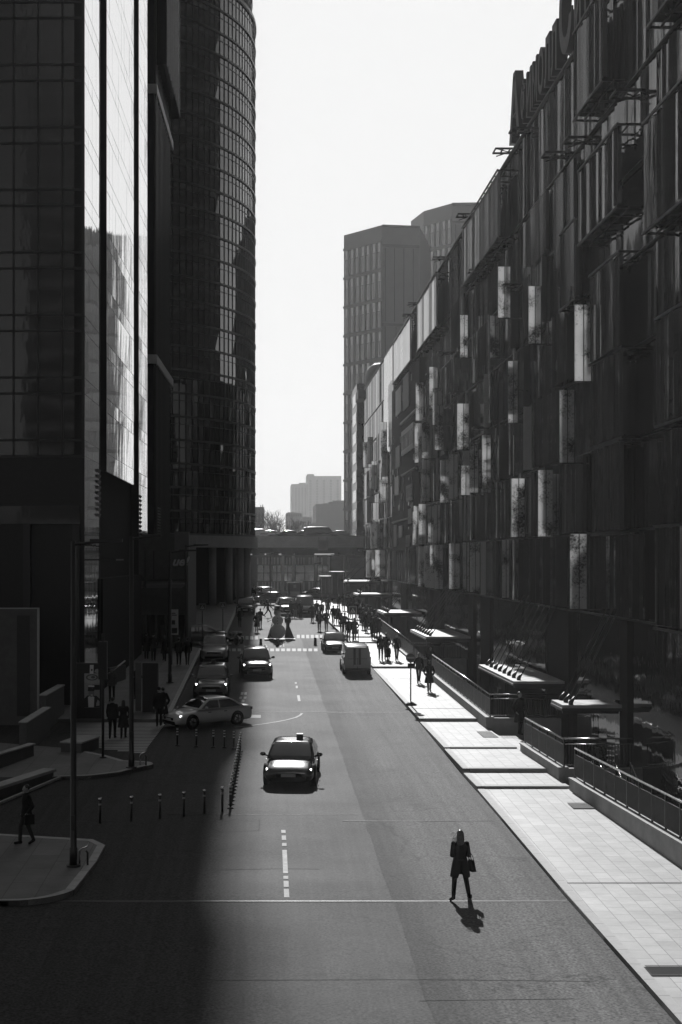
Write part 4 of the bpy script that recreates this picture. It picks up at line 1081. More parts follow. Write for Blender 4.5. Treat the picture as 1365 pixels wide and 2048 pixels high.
    if spec is VAN:
        mb = MB(); 
        for s in (-1, 1): pass
        for q in (-.24, .12): mb.box(q, q+.16, L/2-.03, L/2+.012, .62, H-.1)
        part('livery_stripe_print', mb, M_DARK, t)
        mb = MB(); pf = [(-W2*.9,.5),(W2*.9,.5),(W2*.93,1.1),(W2*.88,1.6),(W2*.78,H-.1),(W2*.6,H-.03),(-W2*.6,H-.03),(-W2*.78,H-.1),(-W2*.88,1.6),(-W2*.93,1.1)]; n_ = len(pf)
        mb.add([(x, L/2-.3, z) for x, z in pf]+[(x, L/2+.004, z) for x, z in pf], [tuple(range(n_)), tuple(range(2*n_-1, n_-1, -1))]+[(i, n_+i, n_+(i+1)%n_, (i+1)%n_) for i in range(n_)]); part('rear_door', mb, body, t)
        mb = MB(); mb.box(-W2*.7, W2*.7, L/2+.005, L/2+.012, 1.12, 1.15); part('door_trim', mb, M_DARK, t)
        mb = MB(); mb.box(-.02, .02, L/2-.02, L/2+.02, .45, B+.1); part('door_seam', mb, M_BLACK, t)
        mb = MB(); mb.box(-W2*.9, W2*.9, L/2-.05, L/2+.06, .3, .48); part('rear_bumper', mb, M_DARK, t)
    # wheels
    for wy in p['wb']:
        for s in (-1, 1):
            r_ = p['wheel']
            a = MB(); a.tube([(s*(W2-.2), 0, 0), (s*(W2+.004), 0, 0)], r_+.055, 22); o = part('wheel_arch', a, M_VOID, t); o.location = (0, wy+oy, r_+.015)
            w = MB(); w.tube([(s*(W2-.2), 0, 0), (s*(W2-.15), 0, 0), (s*(W2-.0), 0, 0), (s*(W2+.018), 0, 0)], [r_*.94, r_, r_, r_*.93], 22)
            o = part('wheel', w, M_RUB, t); o.location = (0, wy+oy, r_)
            rm = MB(); rm.tube([(s*(W2+.0), 0, 0), (s*(W2+.024), 0, 0)], r_*.62, 18)
            part('rim', rm, M_STEEL, o)
            hb = MB()
            for k in range(5):
                a_ = 2*pi*k/5; hb.beam((s*(W2+.028), 0, 0), (s*(W2+.028), cos(a_)*r_*.6, sin(a_)*r_*.6), .012, .05)
            part('spoke_set', hb, M_DARK, o)
    fy = oy
    zl = ns-.02
    lm_ = M_LAMPON if lights_on else M_LAMP
    for s in (-1, 1):
        a = MB(); a.add([(s*W2*.52, fy+.045, zl-.10), (s*W2*.86, fy+.22, zl-.03), (s*W2*.88, fy+.30, zl+.07), (s*W2*.56, fy+.10, zl+.0),
                         (s*W2*.50, fy+.25, zl-.12), (s*W2*.8, fy+.4, zl-.05), (s*W2*.8, fy+.45, zl+.05), (s*W2*.54, fy+.25, zl-.0)],
                        [(0,1,2,3), (4,7,6,5), (0,4,5,1), (1,5,6,2), (2,6,7,3), (3,7,4,0)])
        part('headlight', a, lm_, t)
        a = MB(); a.box(s*W2*.55, s*W2*.86, L/2-.11, L/2-.02, p['trunk']-.26, p['trunk']-.12)
        if spec is VAN: a = MB(); a.box(s*W2*.86, s*W2*.97, L/2-.2, L/2-.02, .75, 1.25)
        part('taillight', a, M_RED, t)
        a = MB(); a.ball((s*(W2+.11), ya+.42+oy, B+.10), (.11, .075, .075), 6, 10); a.beam((s*(W2-.1), ya+.44+oy, B+.03), (s*(W2+.06), ya+.42+oy, B+.07), .05); part('mirror', a, body, t)
        for zz_ in ((p['wb'][0]+p['wb'][1])/2-.45, (p['wb'][0]+p['wb'][1])/2+.55):
            if detail:
                a = MB(); a.box(s*(W2-.01), s*(W2+.018), zz_+oy, zz_+.18+oy, B-.17, B-.13); part('handle', a, M_DARK, t)
    a = MB(); a.box(-W2*.5, W2*.5, fy-.012, fy+.12, zl-.2, zl-.07); part('grille', a, M_VOID, t)
    a = MB(); a.box(-W2*.66, W2*.66, fy-.02, fy+.2, zb+.05, zb+.2); part('lower_intake', a, M_VOID, t)
    a = MB(); a.box(-.26, .26, fy-.035, fy-.01, zb+.22, zb+.33); part('number_plate', a, M_LGREY, t)
    a = MB(); a.box(-.26, .26, L/2+.0, L/2+.02, p['trunk']-.42 if spec is not VAN else .62, p['trunk']-.31 if spec is not VAN else .73); part('number_plate', a, M_LGREY, t)
    if detail:
        a = MB()
        for s in (-1, 1): a.beam((s*.05, ya+.1+oy, B+.05), (s*.05-.45, ya+.22+oy, B+.13), .02)
        part('wiper_pair', a, M_BLACK, t)
    if taxi is not None:
        a = MB(); a.box(taxi-.12, taxi+.12, (yb+yc)/2-.1+oy, (yb+yc)/2+.1+oy, H+.02, H+.22); part('roof_light', a, M_DARK, t)
    if rails:
        for s in (-1, 1):
            a = MB(); a.tube([(s*wr*.92, yb+.1+oy, H), (s*wr*.95, yb+.3+oy, H+.06), (s*wr*.95, yc-.2+oy, H+.06), (s*wr*.92, yc+oy, H)], .022, 6); part('roof_rail', a, M_STEEL, t)
    return t
def front_at(px, py, L, rz=0.0):   # ground point under the middle of the front bumper -> car origin
    g_ = gnd(px, py); return (g_.x - sin(rz)*L/2*-1*-1, g_.y + cos(rz)*L/2, SL*(g_.y+L/2)+.008)
make_car('black taxi sedan with a small roof box and sun glaring off its bonnet', 'car', TAXI, P_BLACK, front_at(577, 1578, 4.6, radians(-5)), radians(-5), True, name='taxi', taxi=.26)
make_car('dark crossover with a roof glint driving behind the black taxi in the sunlit lane', 'car', SUV, P_BLACK, front_at(511, 1359, 4.6), radians(3), True, name='crossover_car', taxi=None, rails=True)
g_ = gnd(409, 1457)
t = make_car('pale sedan turning side-on into the side street', 'car', SEDAN, P_WHITE, (g_.x+.1, g_.y+1.1, SL*(g_.y+1.1)+.008), radians(-56), True, name='sedan_car', taxi=None)
t.scale = (.86, .86, .9)
make_car('grey taxi hatchback with bright slanted headlamps waiting behind the turning pale sedan', 'car', SUV, P_GREY, front_at(422, 1402, 4.6), 0, True, name='hatchback_taxi', taxi=.05)
make_car('silver estate car parked in shade by the kerb behind the grey taxi', 'car', SUV, P_SILVER, front_at(428, 1327, 4.6), 0, False, name='estate_car')
t = make_car('dark sedan with a bright sun flare on its boot, just ahead of the van', 'car', SEDAN, P_DARK, front_at(671, 1308, 4.4), 0, False, name='sedan_car'); t.scale = (.92, .92, .92)
g_ = gnd(716, 1352)
t = make_car('grey delivery van seen from behind beside the sunlit pavement', 'van', VAN, P_VAN, (g_.x, g_.y+2.45, SL*(g_.y+2.45)+.008), radians(180), False, name='delivery_van', rails=True); t.scale = (.89, .89, .89)
g_ = gnd(398, 1290)
make_car('pale car parked crosswise in the shade beyond the silver estate car', 'car', SEDAN, P_GREY, (g_.x-.4, g_.y+1, SL*(g_.y+1)+.008), radians(-80), False, name='parked_car')
make_car('dark boxy car parked in shade at the foot of the round tower columns', 'car', SUV, P_BLACK, front_at(491, 1231, 4.6), 0, False, name='parked_car')
make_car('dark car with a blazing sun flare beside the decoration, in front of the totem', 'car', SUV, P_DARK, front_at(573, 1232, 4.6), radians(4), False, name='parked_car')
make_car('tall dark minivan with a bright roof edge standing at the end of the street', 'van', VAN, P_BLACK, front_at(611, 1234, 4.9), 0, False, name='minivan')
g_ = gnd(553, 1212)
make_car('long black sedan standing crosswise behind the snowman hat', 'car', SEDAN, P_BLACK, (g_.x, g_.y+2, SL*(g_.y+2)+.008), radians(80), False, name='parked_car')
make_car('pale sunlit car by the round tower corner, partly behind the black crosswise sedan', 'car', SUV, P_SILVER, front_at(533, 1205, 4.6), radians(20), False, name='parked_car')
make_car('dark sedan with a sunlit roof beside the box trucks at the end of the street', 'car', SEDAN, P_DARK, front_at(647, 1203, 4.85), radians(60), False, name='parked_car')
# traffic on the viaduct
for i, (px, kind, b, rz, lb) in enumerate([(521, SUV, P_SILVER, 92, 'bright car on the viaduct closest to the round tower'), (536, SEDAN, P_SILVER, 90, 'bright sedan on the viaduct, second from the round tower'), (546, SEDAN, P_GREY, 90, 'grey sedan on the viaduct beneath the bare trees'),
        (583, SEDAN, P_DARK, 90, 'dark sedan with pale roof on the viaduct beneath the first chimney pylon'), (617, SEDAN, P_DARK, 90, 'low dark sedan on the viaduct beside the second chimney pylon'), (644, VAN, P_DARK, 90, 'dark van with a white roof on the viaduct above the hanging sign'), (686, SEDAN, P_GREY, 90, 'sedan on the viaduct next to the faceted tower')]):
    Y = 193.5
    make_car(lb, 'van' if kind is VAN else 'car', kind, b, ((px-VX)*Y/F, Y, 11.91), radians(rz), False, 'traffic on the viaduct', name='viaduct_van' if kind is VAN else 'viaduct_car', detail=False)
# box trucks at the end
def truck(label, px, py, w, h, ln):
    g_ = gnd(px, py); t = thing('box_truck', label, 'truck', (g_.x, g_.y, g_.z), 0)
    m = MB(); m.box(-w/2, w/2, 0, ln, .85, h); part('cargo_box', m, P_DARK, t)
    m = MB(); m.box(-w/2-.03, w/2+.03, -.03, ln+.03, h, h+.08); part('roof', m, M_LGREY, t)
    m = MB(); m.box(-w/2+.1, w/2-.1, ln+.1, ln+1.9, .6, 2.5); part('cab', m, P_GREY, t)
    m = MB(); m.box(-w/2+.1, w/2-.1, .1, ln+1.5, .55, .85); part('chassis', m, M_BLACK, t)
    m = MB(); m.box(-.02, .02, -.04, 0, .95, h-.1); m.box(-w/2+.1, -w/2+.16, -.05, 0, .95, h-.1); m.box(w/2-.16, w/2-.1, -.05, 0, .95, h-.1); part('door_bar_set', m, M_STEEL, t)
    for s in (-1, 1):
        for y in (.9, ln+.9):
            m = MB(); m.tube([(s*(w/2-.3), y, .45), (s*(w/2-.02), y, .45)], .45, 18); part('wheel', m, M_RUB, t)
    for s in (-1, 1):
        m = MB(); m.box(s*(w/2-.35), s*(w/2-.1), -.02, .06, .6, .78); part('taillight', m, M_RED, t)
truck('shorter dark box truck with a bright roof edge at the end of the street', 651, 1203, 1.15, 2.9, 4)
truck('dark box truck with a pale roof edge standing nearer the mall', 676, 1205, 1.6, 3.5, 5)
# scooters parked in the shade
def bike(label, px, py, rz):
    g_ = gnd(px, py); t = thing('motor_scooter', label, 'scooter', (g_.x, g_.y, g_.z+.01), rz)
    for y in (-.6, .6):
        m = MB(); m.tube([(-.06, y, .27), (.06, y, .27)], .27, 18); part('wheel', m, M_RUB, t)
    m = MB(); m.tube([(0, -.6, .3), (0, -.45, .75), (0, -.4, 1.0)], .04, 8); m.tube([(0, -.42, .6), (0, -.2, .35), (0, .3, .38), (0, .6, .32)], [.09, .12, .14, .08], 10); part('frame', m, P_DARK, t)
    m = MB(); m.tube([(-.33, -.36, 1.02), (0, -.42, 1.0), (.33, -.36, 1.02)], .02, 8); part('handlebar', m, M_STEEL, t)
    m = MB(); m.tube([(0, -.05, .74), (0, .3, .76), (0, .65, .8)], [.1, .14, .09], 10); part('seat', m, M_BLACK, t)
    m = MB(); m.ball((0, -.5, .88), .09); part('headlight', m, M_LAMP, t)
bike('dark scooter parked in shade before the crossing, the one leaning toward the kerb', 466, 1290, radians(30))
bike('dark scooter parked in shade before the crossing, turned toward the decoration', 478, 1289, radians(-20))
# ================================================================== STREET FURNITURE
def lamp_post(label, px, py, ztop, arm, r=.09, arms=1):
    g_ = gnd(px, py, UP); t = thing('street_lamp', label, 'street lamp', (g_.x, g_.y, g_.z)); h = ztop-g_.z
    m = MB(); m.tube([(0,0,0), (0,0,.5), (0,0,.52), (0,0,h)], [r*1.25, r*1.25, r, r*.8], 14); part('pole', m, M_BLACK, t)
    m = MB(); m.cyl(0, 0, 0, .05, r*2.2, n=16); part('base_plate', m, M_DARK, t)
    for s in ((1,), (1, -1))[arms-1]:
        m = MB(); m.tube([(0,0,h-.1), (s*arm*.45, 0, h-.02), (s*arm, 0, h)], [.045, .04, .03], 8); part('arm', m, M_BLACK, t)
        m = MB(); m.box(min(s*arm*.35, s*arm*1.02), max(s*arm*.35, s*arm*1.02), -.12, .12, h-.02, h+.06); part('lamp_head', m, M_DARK, t)
    m = MB(); m.box(-.05, .05, -r-.02, -r+.01, 1.0, 1.4); part('service_hatch', m, M_DARK, t)
    return t
lamp_post('black street lamp on the pavement corner closest to the foot of the picture', 147, 1733, 9.98, 1.3, .088)
lamp_post('black street lamp on the paved island tip behind the near bollards', 263, 1536, 10.35, 1.1, .095)
lamp_post('black street lamp on the shaded pavement beside the poster panel', 340, 1366, 9.98, 1.5, .1)
lamp_post('black street lamp before the podium, beyond the poster panel', 372, 1300, 10.5, 1.6, .09)
lamp_post('thin street lamp with two arms near the snowman at the end of the street', 541, 1204, 10.2, 1.2, .07, 2)
lamp_post('thin street lamp at the end of the street by the box trucks', 661, 1200, 9.9, 1.0, .06, 2)
lamp_post('thin street lamp behind the totem at the end of the street', 630, 1196, 9.0, .8, .05)
lamp_post('thin street lamp beside the kiosk building', 685, 1200, 8.0, .8, .05)
# sign pole next to the island
g_ = gnd(206, 1516, UP); t = thing('sign_pole', 'slim black pole carrying a dark box sign on the paved island', 'pole', g_)
m = MB(); m.cyl(0, 0, 0, 4.9, .055, n=12); part('pole', m, M_BLACK, t)
m = MB(); m.box(-.17, .17, -.12, .12, 3.1, 4.6); part('sign_box', m, M_BLACK, t)
m = MB(); m.cyl(0, 0, 0, .04, .14, n=12); part('base_plate', m, M_DARK, t)
# small steel hoop stands beside the lamps
for (px, py, lb) in ((168, 1731, 'little steel hoop stand beside the street lamp on the near pavement corner'), (287, 1531, 'little steel hoop stand on the tip of the paved island'), (350, 1440, 'small round steel hoop at the corner of the shaded pavement')):
    g_ = gnd(px, py, UP); t = thing('hoop_stand', lb, 'hoop stand', g_)
    m = MB(); m.tube([(-.12,0,0), (-.12,0,.38), (-.08,.0,.45), (.08,.05,.5), (.14,.1,.62)], .028, 8); part('hoop', m, M_STEEL, t)
    m = MB(); m.tube([(.1,0,0), (.1,0,.34), (.05,.0,.4)], .03, 8); part('foot', m, M_BLACK, t)
# bollards
def bollard_proto():
    t = thing('bollard', 'x', 'bollard', (0,0,0))
    m = MB(); m.cyl(0,0,0,.78,.038,n=12); part('post', m, M_BLACK, t)
    m = MB(); m.cyl(0,0,0,.05,.12,.06,n=14); part('base', m, M_BLACK, t)
    for z in (.46, .58, .69):
        m = MB(); m.cyl(0,0,z,z+.045,.0405,n=12); part('band', m, M_WHITE, t)
    return t
def metal_bollard():
    t = thing('bollard', 'x', 'bollard', (0,0,0))
    m = MB(); m.cyl(0,0,0,.74,.04,n=12); part('post', m, M_DARK, t)
    m = MB(); m.tube([(0,0,.70),(0,0,.73),(0,0,.78),(0,0,.80)], [.045,.06,.06,.045], 12); part('cap', m, M_STEEL, t)
    m = MB(); m.cyl(0,0,.56,.62,.044,n=12); part('collar', m, M_LGREY, t)
    return t
A = bollard_proto(); Bp = metal_bollard(); used = {}
def put(P_, px, py, label, group):
    g_ = gnd(px, py)
    if P_ not in used: used[P_] = 1; P_.location = g_; P_['label'] = label; P_['group'] = group; return P_
    return copy_thing(P_, g_, 0, label, group)
ords = ['first', 'second', 'third', 'fourth', 'fifth', 'sixth']
for i, px in enumerate((200, 263, 320, 368, 409, 445)):
    put(Bp, px, (1647, 1643, 1638, 1633, 1628, 1623)[i], 'steel capped bollard across the side street, ' + ords[i] + ' from the near pavement corner', 'steel bollards across the side street')
for i, px in enumerate((355, 393, 427, 449, 468)):
    put(A, px, (1492, 1494, 1495, 1496, 1498)[i], 'black banded bollard in the row before the turning pale sedan, ' + ords[i] + ' from the island', 'banded bollards beside the taxi lane')
for i in range(19):
    f = i/18; Y = 58.4+(46.9-58.4)*f; x = -.80+(-.97+.80)*f
    p = Vector((x, Y, SL*Y)); lab = 'black banded bollard in the closely spaced line beside the taxi lane'
    copy_thing(A, p, 0, lab, 'close line of banded bollards beside the taxi lane')
# dark plastic bollards round the decoration
for (px, py, lb) in ((522, 1293, 'dark tapered bollard standing in front of the decoration, toward the shaded side'), (555, 1293, 'dark tapered bollard right below the snowman'), (631, 1291, 'dark tapered bollard between the decoration and the sun-flared sedan')):
    g_ = gnd(px, py); t = thing('street_bollard', lb, 'bollard', g_)
    m = MB(); m.tube([(0,0,0),(0,0,.04),(0,0,.5),(0,0,.58),(0,0,.6)], [.13,.125,.1,.1,.08], 14); part('body', m, M_BLACK, t)
    m = MB(); m.cyl(0,0,.42,.47,.105,n=14); part('band', m, M_STONE, t)
# no entry sign on the sunlit pavement
g_ = gnd(822, 1410, .2); g_.z = zpav(g_.y)
t = thing('no_entry_sign', 'round no entry sign on a post with a flat foot on the sunlit pavement', 'road sign', g_)
m = MB(); m.cyl(0,0,.05,2.45,.035,n=10); part('post', m, M_BLACK, t)
m = MB(); m.tube([(0,0,0),(0,0,.05),(0,0,.2)], [.32,.3,.05], 8); part('foot', m, M_BLACK, t)
m = MB(); m.tube([(0,-.05,2.4),(0,-.03,2.4)], .25, 26); pl_ = part('disc', m, M_STONE, t)
m = MB(); m.box(-.19,.19,-.066,-.052,2.36,2.45); part('bar', m, M_LGREY, pl_)
m = MB(); m.tube([(0,-.053,2.4),(0,-.051,2.4)], .25, 26); 
m = MB()
for k in range(26):
    a, b_ = 2*pi*k/26, 2*pi*(k+1)/26
    m.add([(.24*cos(a),-.055,2.4+.24*sin(a)),(.24*cos(b_),-.055,2.4+.24*sin(b_)),(.215*cos(b_),-.055,2.4+.215*sin(b_)),(.215*cos(a),-.055,2.4+.215*sin(a))], [(0,1,2,3)])
part('border', m, M_LGREY, pl_)
m = MB(); m.box(-.16,.16,-.045,-.03,1.86,2.12); part('side_plate', m, M_BLACK, t)
# pedestrian crossing signs
def cross_sign(label, px, py, zc, w, up=UP):
    g_ = gnd(px, py, up); t = thing('crossing_sign', label, 'road sign', g_, 0)
    m = MB(); m.cyl(0,0,0,zc+w*.5,.04,n=10); part('post', m, M_BLACK, t)
    m = MB(); m.box(-w/2,w/2,-.08,-.045,zc-w/2,zc+w/2); pl_ = part('plate', m, M_LGREY, t)
    b = w*.38; m = MB(); m.box(-b,b,-.087,-.081,zc-b,zc+b); part('field', m, M_STONE, pl_)
    m = MB(); m.add([(-b*.85,-.093,zc-b*.75),(b*.85,-.093,zc-b*.75),(0,-.093,zc+b*.8)], [(0,1,2)]); part('triangle', m, M_WHITE, pl_)
    m = MB(); m.beam((-.02*w,-.1,zc+.02*w),(.16*w,-.1,zc-.26*w),.05*w); m.beam((0,-.1,zc+.06*w),(-.16*w,-.1,zc-.26*w),.05*w); m.tube([(0,-.103,zc+.1*w),(0,-.1,zc+.1*w)], .045*w, 10); m.beam((0,-.1,zc+.06*w),(0,-.1,zc-.08*w),.07*w); part('walker', m, M_BLACK, pl_)
cross_sign('square pedestrian crossing sign on a post in shade, the higher of two', 446, 1268, 2.35, .52)
cross_sign('square pedestrian crossing sign in shade, the dimmer of two, by the parked pale car', 405, 1290, 2.85, .52)
cross_sign('square pedestrian crossing sign standing in the sunlit pavement crowd', 706, 1290, 2.6, .62, .16)
t = thing('sign_stand', 'thin sign post with a small arm before the van on the sunlit pavement', 'road sign', (gnd(717, 1310).x, gnd(717, 1310).y, zpav(gnd(717,1310).y)))
m = MB(); m.cyl(0,0,0,1.6,.03,n=8); m.tube([(0,0,0),(0,0,.05)], .2, 10); part('post', m, M_BLACK, t)
m = MB(); m.ball((-.06,-.05,1.6),.11); part('lamp', m, M_STEEL, t)
# poster kiosk on the shaded pavement
g_ = gnd(181, 1437, UP); t = thing('poster_kiosk', 'tall black poster kiosk showing a plate of food and a smiling man', 'kiosk', g_)
m = MB(); m.box(-.66,.6,-.12,.12,0,2.62); part('cabinet', m, M_BLACK, t)
m = MB(); m.box(-.70,-.66,-.14,.14,0,2.65); m.box(.6,.64,-.14,.14,0,2.65); part('frame', m, M_DARK, t)
px0, px1 = -.27, .45
m = MB(); m.box(px0,px1,-.135,-.121,.52,2.56); sc = part('poster', m, mat('poster_board', .35, .5, .3), t)
def flat(name, pts, mt, y=-.139):
    mb = MB(); mb.add([(x, y, z) for x, z in pts], [tuple(range(len(pts)))]); part(name, mb, mt, sc)
def disc(name, cx, cz, rx, rz_, mt, y): flat(name, [(cx+rx*cos(2*pi*k/24), cz+rz_*sin(2*pi*k/24)) for k in range(24)], mt, y)
flat('dark_ground', [(px0,2.56-.42),(px1,2.56-.42),(px1,2.56),(px0,2.56)], M_BLACK)
flat('cloth', [(px0,1.72),(.1,1.62),(px1,1.72),(px1,2.14),(px0,2.14)], M_LGREY)
flat('apron', [(-.02,2.12),(.16,2.12),(.17,2.54),(-.01,2.54)], M_WHITE, -.142)
disc('plate', .09, 1.95, .29, .15, M_STONE, -.145); disc('food', .09, 1.95, .21, .10, M_LGREY, -.148); disc('garnish', .14, 1.96, .1, .06, M_STONE, -.151); disc('button', .08, 2.3, .04, .05, M_BLACK, -.146)
flat('hand', [(.2,2.2),(.36,2.14),(.44,2.24),(.36,2.36),(.25,2.33)], M_LGREY, -.144)
flat('caption_box', [(.1,1.36),(px1,1.36),(px1,1.6),(.1,1.6)], M_BLACK); flat('caption_tag', [(-.1,1.34),(.09,1.34),(.09,1.5),(-.1,1.5)], M_BLACK, -.14); flat('caption_light', [(-.08,1.5),(.2,1.5),(.2,1.57),(-.08,1.57)], M_WHITE, -.143)
flat('jacket', [(px0,.53),(px0,.95),(-.12,1.1),(.3,1.08),(px1,.95),(px1,.53)], M_BLACK, -.140); flat('shirt', [(-.08,.54),(.18,.54),(.2,1.02),(.02,1.1),(-.1,1.02)], M_WHITE, -.143)
disc('face', .06, 1.2, .14, .17, M_MGREY, -.146); flat('cap_shape', [(-.1,1.3),(.2,1.3),(.22,1.38),(.0,1.42),(-.12,1.36)], M_BLACK, -.149); disc('smile', .08, 1.12, .055, .022, M_WHITE, -.149); flat('hand_lower', [(.28,.6),(.44,.62),(.44,.82),(.36,.9),(.3,.74)], M_LGREY, -.144)
# poster light farther along, info boards
g_ = gnd(350, 1330, UP); t = thing('lit_poster', 'white lit poster panel with dark print beside the street lamp in shade', 'poster panel', (g_.x, g_.y, g_.z))
m = MB(); m.box(-.27,.22,-.06,.06,1.95,3.6); pp_ = part('panel', m, M_WHITE, t)
m = MB(); m.cyl(-.22,.1,0,3.6,.05,n=10); part('post', m, M_BLACK, t)
m = MB(); m.box(-.2,.15,-.068,-.061,2.05,2.4); part('printed_notice', m, M_DARK, pp_); m = MB(); m.box(-.2,.12,-.068,-.061,3.2,3.26); part('printed_notice', m, M_DARK, pp_); m = MB(); m.box(-.2,.04,-.068,-.061,3.32,3.38); part('printed_notice', m, M_DARK, pp_); m = MB(); m.box(-.2,.02,-.068,-.061,2.62,2.9); part('printed_notice', m, M_DARK, pp_)
g_ = gnd(300, 1424, UP); t = thing('info_stand', 'broad black information stand on the shaded pavement between the poster kiosk and the street', 'information stand', g_)
m = MB(); m.box(-.36,.36,-.15,.15,.0,2.4); part('cabinet', m, M_BLACK, t)
m = MB(); m.box(-.7,-.42,-.1,.1,.05,2.42); part('side_panel', m, M_STONE, t)
m = MB(); m.box(.36,.42,-.2,.2,0,2.4); part('edge', m, M_DARK, t)
# totem at the end of the street
g_ = gnd(590, 1214); t = thing('light_totem', 'tall dark totem frame with a pale poster at the end of the street', 'totem', g_)
m = MB(); m.box(-.75,-.6,-.1,.1,0,2.6); m.box(.6,.75,-.1,.1,0,2.6); m.box(-.9,.9,-.15,.15,2.6,2.72); part('frame', m, M_BLACK, t)
m = MB(); m.box(-.6,.6,-.05,.05,.1,2.6); pp_ = part('poster', m, M_MGREY, t)
m = MB(); m.box(-.15,.15,-.06,-.051,2.1,2.45); m.box(-.5,.5,-.06,-.051,1.2,1.7); m.add([(-.3,-.058,1.1),(.3,-.058,1.1),(0,-.058,.75)], [(0,2,1)]); part('print', m, M_LGREY, pp_)
# wall, ramp and bench of the shaded corner
def block_thing(name, label, cat, pts, z0, z1, m, cap=None, capm=None, group=None):
    t = thing(name, label, cat, (pts[0][0], pts[0][1], 0), 0, group); mb = MB(); mb.prism([(x-pts[0][0], y-pts[0][1]) for x, y in pts], z0, z1); part('body', mb, m, t)
    if cap:
        cx = sum(x for x, y in pts)/len(pts); cy = sum(y for x, y in pts)/len(pts)
        mb = MB(); mb.prism([(cx+(x-cx)*1.02-pts[0][0]+(0.03 if x > cx else -.03), cy+(y-cy)*1.01-pts[0][1]) for x, y in pts], z1, z1+cap); part('coping', mb, capm or M_CONC, t)
    return t
block_thing('ramp_wall', 'dark stone ramp wall with a pale top behind the bench, the taller of two', 'wall', [(-9.75, 57.6), (-9.45, 57.6), (-9.35, 63.4), (-9.65, 63.4)], 1.3, 2.85, M_STONE, .05, M_CONC)
block_thing('ramp_wall', 'dark stone ramp wall stepping up to the black hoarding, the more distant of two', 'wall', [(-9.9, 63.8), (-9.6, 63.8), (-9.5, 69.0), (-9.8, 69.0)], 1.3, 3.35, M_STONE, .05, M_CONC)
block_thing('ramp_wall', 'low dark stone ramp wall at the picture edge beside the bench', 'wall', [(-14, 53.0), (-10.0, 53.0), (-9.0, 56.6), (-9.3, 56.8), (-10.2, 53.4), (-14, 53.4)], 1.3, 2.1, M_STONE, .05, M_CONC)
block_thing('planter', 'square dark stone planter with a pale rim behind the sign pole island', 'planter', [(-8.05, 57.5), (-7.2, 57.3), (-6.7, 59.2), (-7.6, 59.5)], 1.5, 2.05, M_STONE, .06, M_CONC)
bn = thing('bench', 'long pale slab bench on a dark base by the shaded walkway', 'bench', (-8.6, 50.5, 0))
d = Vector((-1.35, -5.0, 0)).normalized()
for (nm, w, za, zb, m_) in (('base', .3, 1.3, 1.72, M_STONE), ('seat', .52, 1.72, 1.82, M_CONC)):
    mb = MB(); mb.beam((.9, 1.6, (za+zb)/2), (-1.3, -4.8, (za+zb)/2-.05), w, zb-za); part(nm, mb, m_, bn)
ln = MB(); ln.beam((1.3, 1.6, 1.5), (-.6, -4.8, 1.3), .1, .08); part('kerb_strip', ln, M_KERB, bn)
hb = thing('hoarding', 'tall plain dark grey hoarding panel with a thin pale edge at the picture edge', 'hoarding', (-9.2, 59.5, 0))
hb.location = (at(77, 1218, 66).x, 66, 0)
zt = at(77, 1218, 66).z
m = MB(); m.box(-9, 0, 0, .2, 1.6, zt); part('panel', m, M_STONE, hb)
m = MB(); m.box(-.06, .02, -.03, .22, 1.6, zt+.02); m.box(-9, .02, -.03, .22, zt, zt+.05); part('edge_trim', m, M_LGREY, hb)
m = MB(); m.box(-1.0, -.4, -.025, 0, 2.2, zt-.3); part('seam_panel', m, M_DARK, hb)
# boardwalk crossing
bw = MB()
pl_ = [(-8.3, 60.2), (-4.6, 58.0), (-4.3, 67.0), (-8.8, 67.0)]
y = 57.6
while y < 66.8:
    xl = -7.6-(y-57.6)*.13 if y > 59.4 else -5.2-(y-58)*1.5; xr = -4.75+(y-58)*.04
    if y >= 58.0: bw.add(sheet([(xl, y), (xr, y), (xr, y+.30), (xl, y+.30)], .014), [(0,1,2,3)])
    y += .42
struct('shaded_zebra_crossing', bw, M_LGREY)
# turnstile-like barrier rail by the tower door
t = thing('sloping_rail', 'sloping steel rail of the stair beside the mirror tower', 'handrail', at(235, 1343, 84)); p0 = Vector((-.4, 0, -.4)); 
m = MB(); m.tube([at(217, 1348, 80)-t.location, at(250, 1322, 84)-t.location], .05, 8); part('rail', m, M_LGREY, t)
m = MB(); m.beam(at(217, 1352, 80.2)-t.location, at(250, 1345, 84)-t.location, .12, .9); part('panel', m, M_BLACK, t)

M_SNOW = mat('snowman_white', .9, .7, .3)
# snowman decoration
g_ = gnd(558, 1281); t = thing('snowman_decoration', 'big grey snowman figure with hat and stick arms before a dark triangle backboard', 'decoration', g_)
m = MB(); m.box(-1.15,1.3,-.3,.55,0,.12); part('plinth', m, M_BLACK, t)
m = MB(); m.ball((-.1,-.25,.74),(.62,.55,.62),14,20); part('lower_body', m, M_SNOW, t)
m = MB(); m.ball((-.1,-.2,1.6),(.45,.38,.42),14,20); part('upper_body', m, M_SNOW, t)
m = MB(); m.ball((-.12,-.15,2.2),(.29,.27,.28),12,18); hd_ = part('head', m, M_SNOW, t)
m = MB(); m.tube([(-.12,-.27,2.12),(-.12,-.5,2.1)], [.05,.01], 8); part('nose', m, M_STONE, hd_)
for s in (-1,1):
    m = MB(); m.ball((-.12+s*.1,-.25,2.22),.035,6,8); part('eye', m, M_BLACK, hd_)
m = MB(); m.tube([(-.12,-.15,2.4),(-.12,-.15,2.44),(-.12,-.15,2.46),(-.12,-.15,2.76)], [.42,.42,.27,.23], 18); part('hat', m, M_BLACK, hd_)
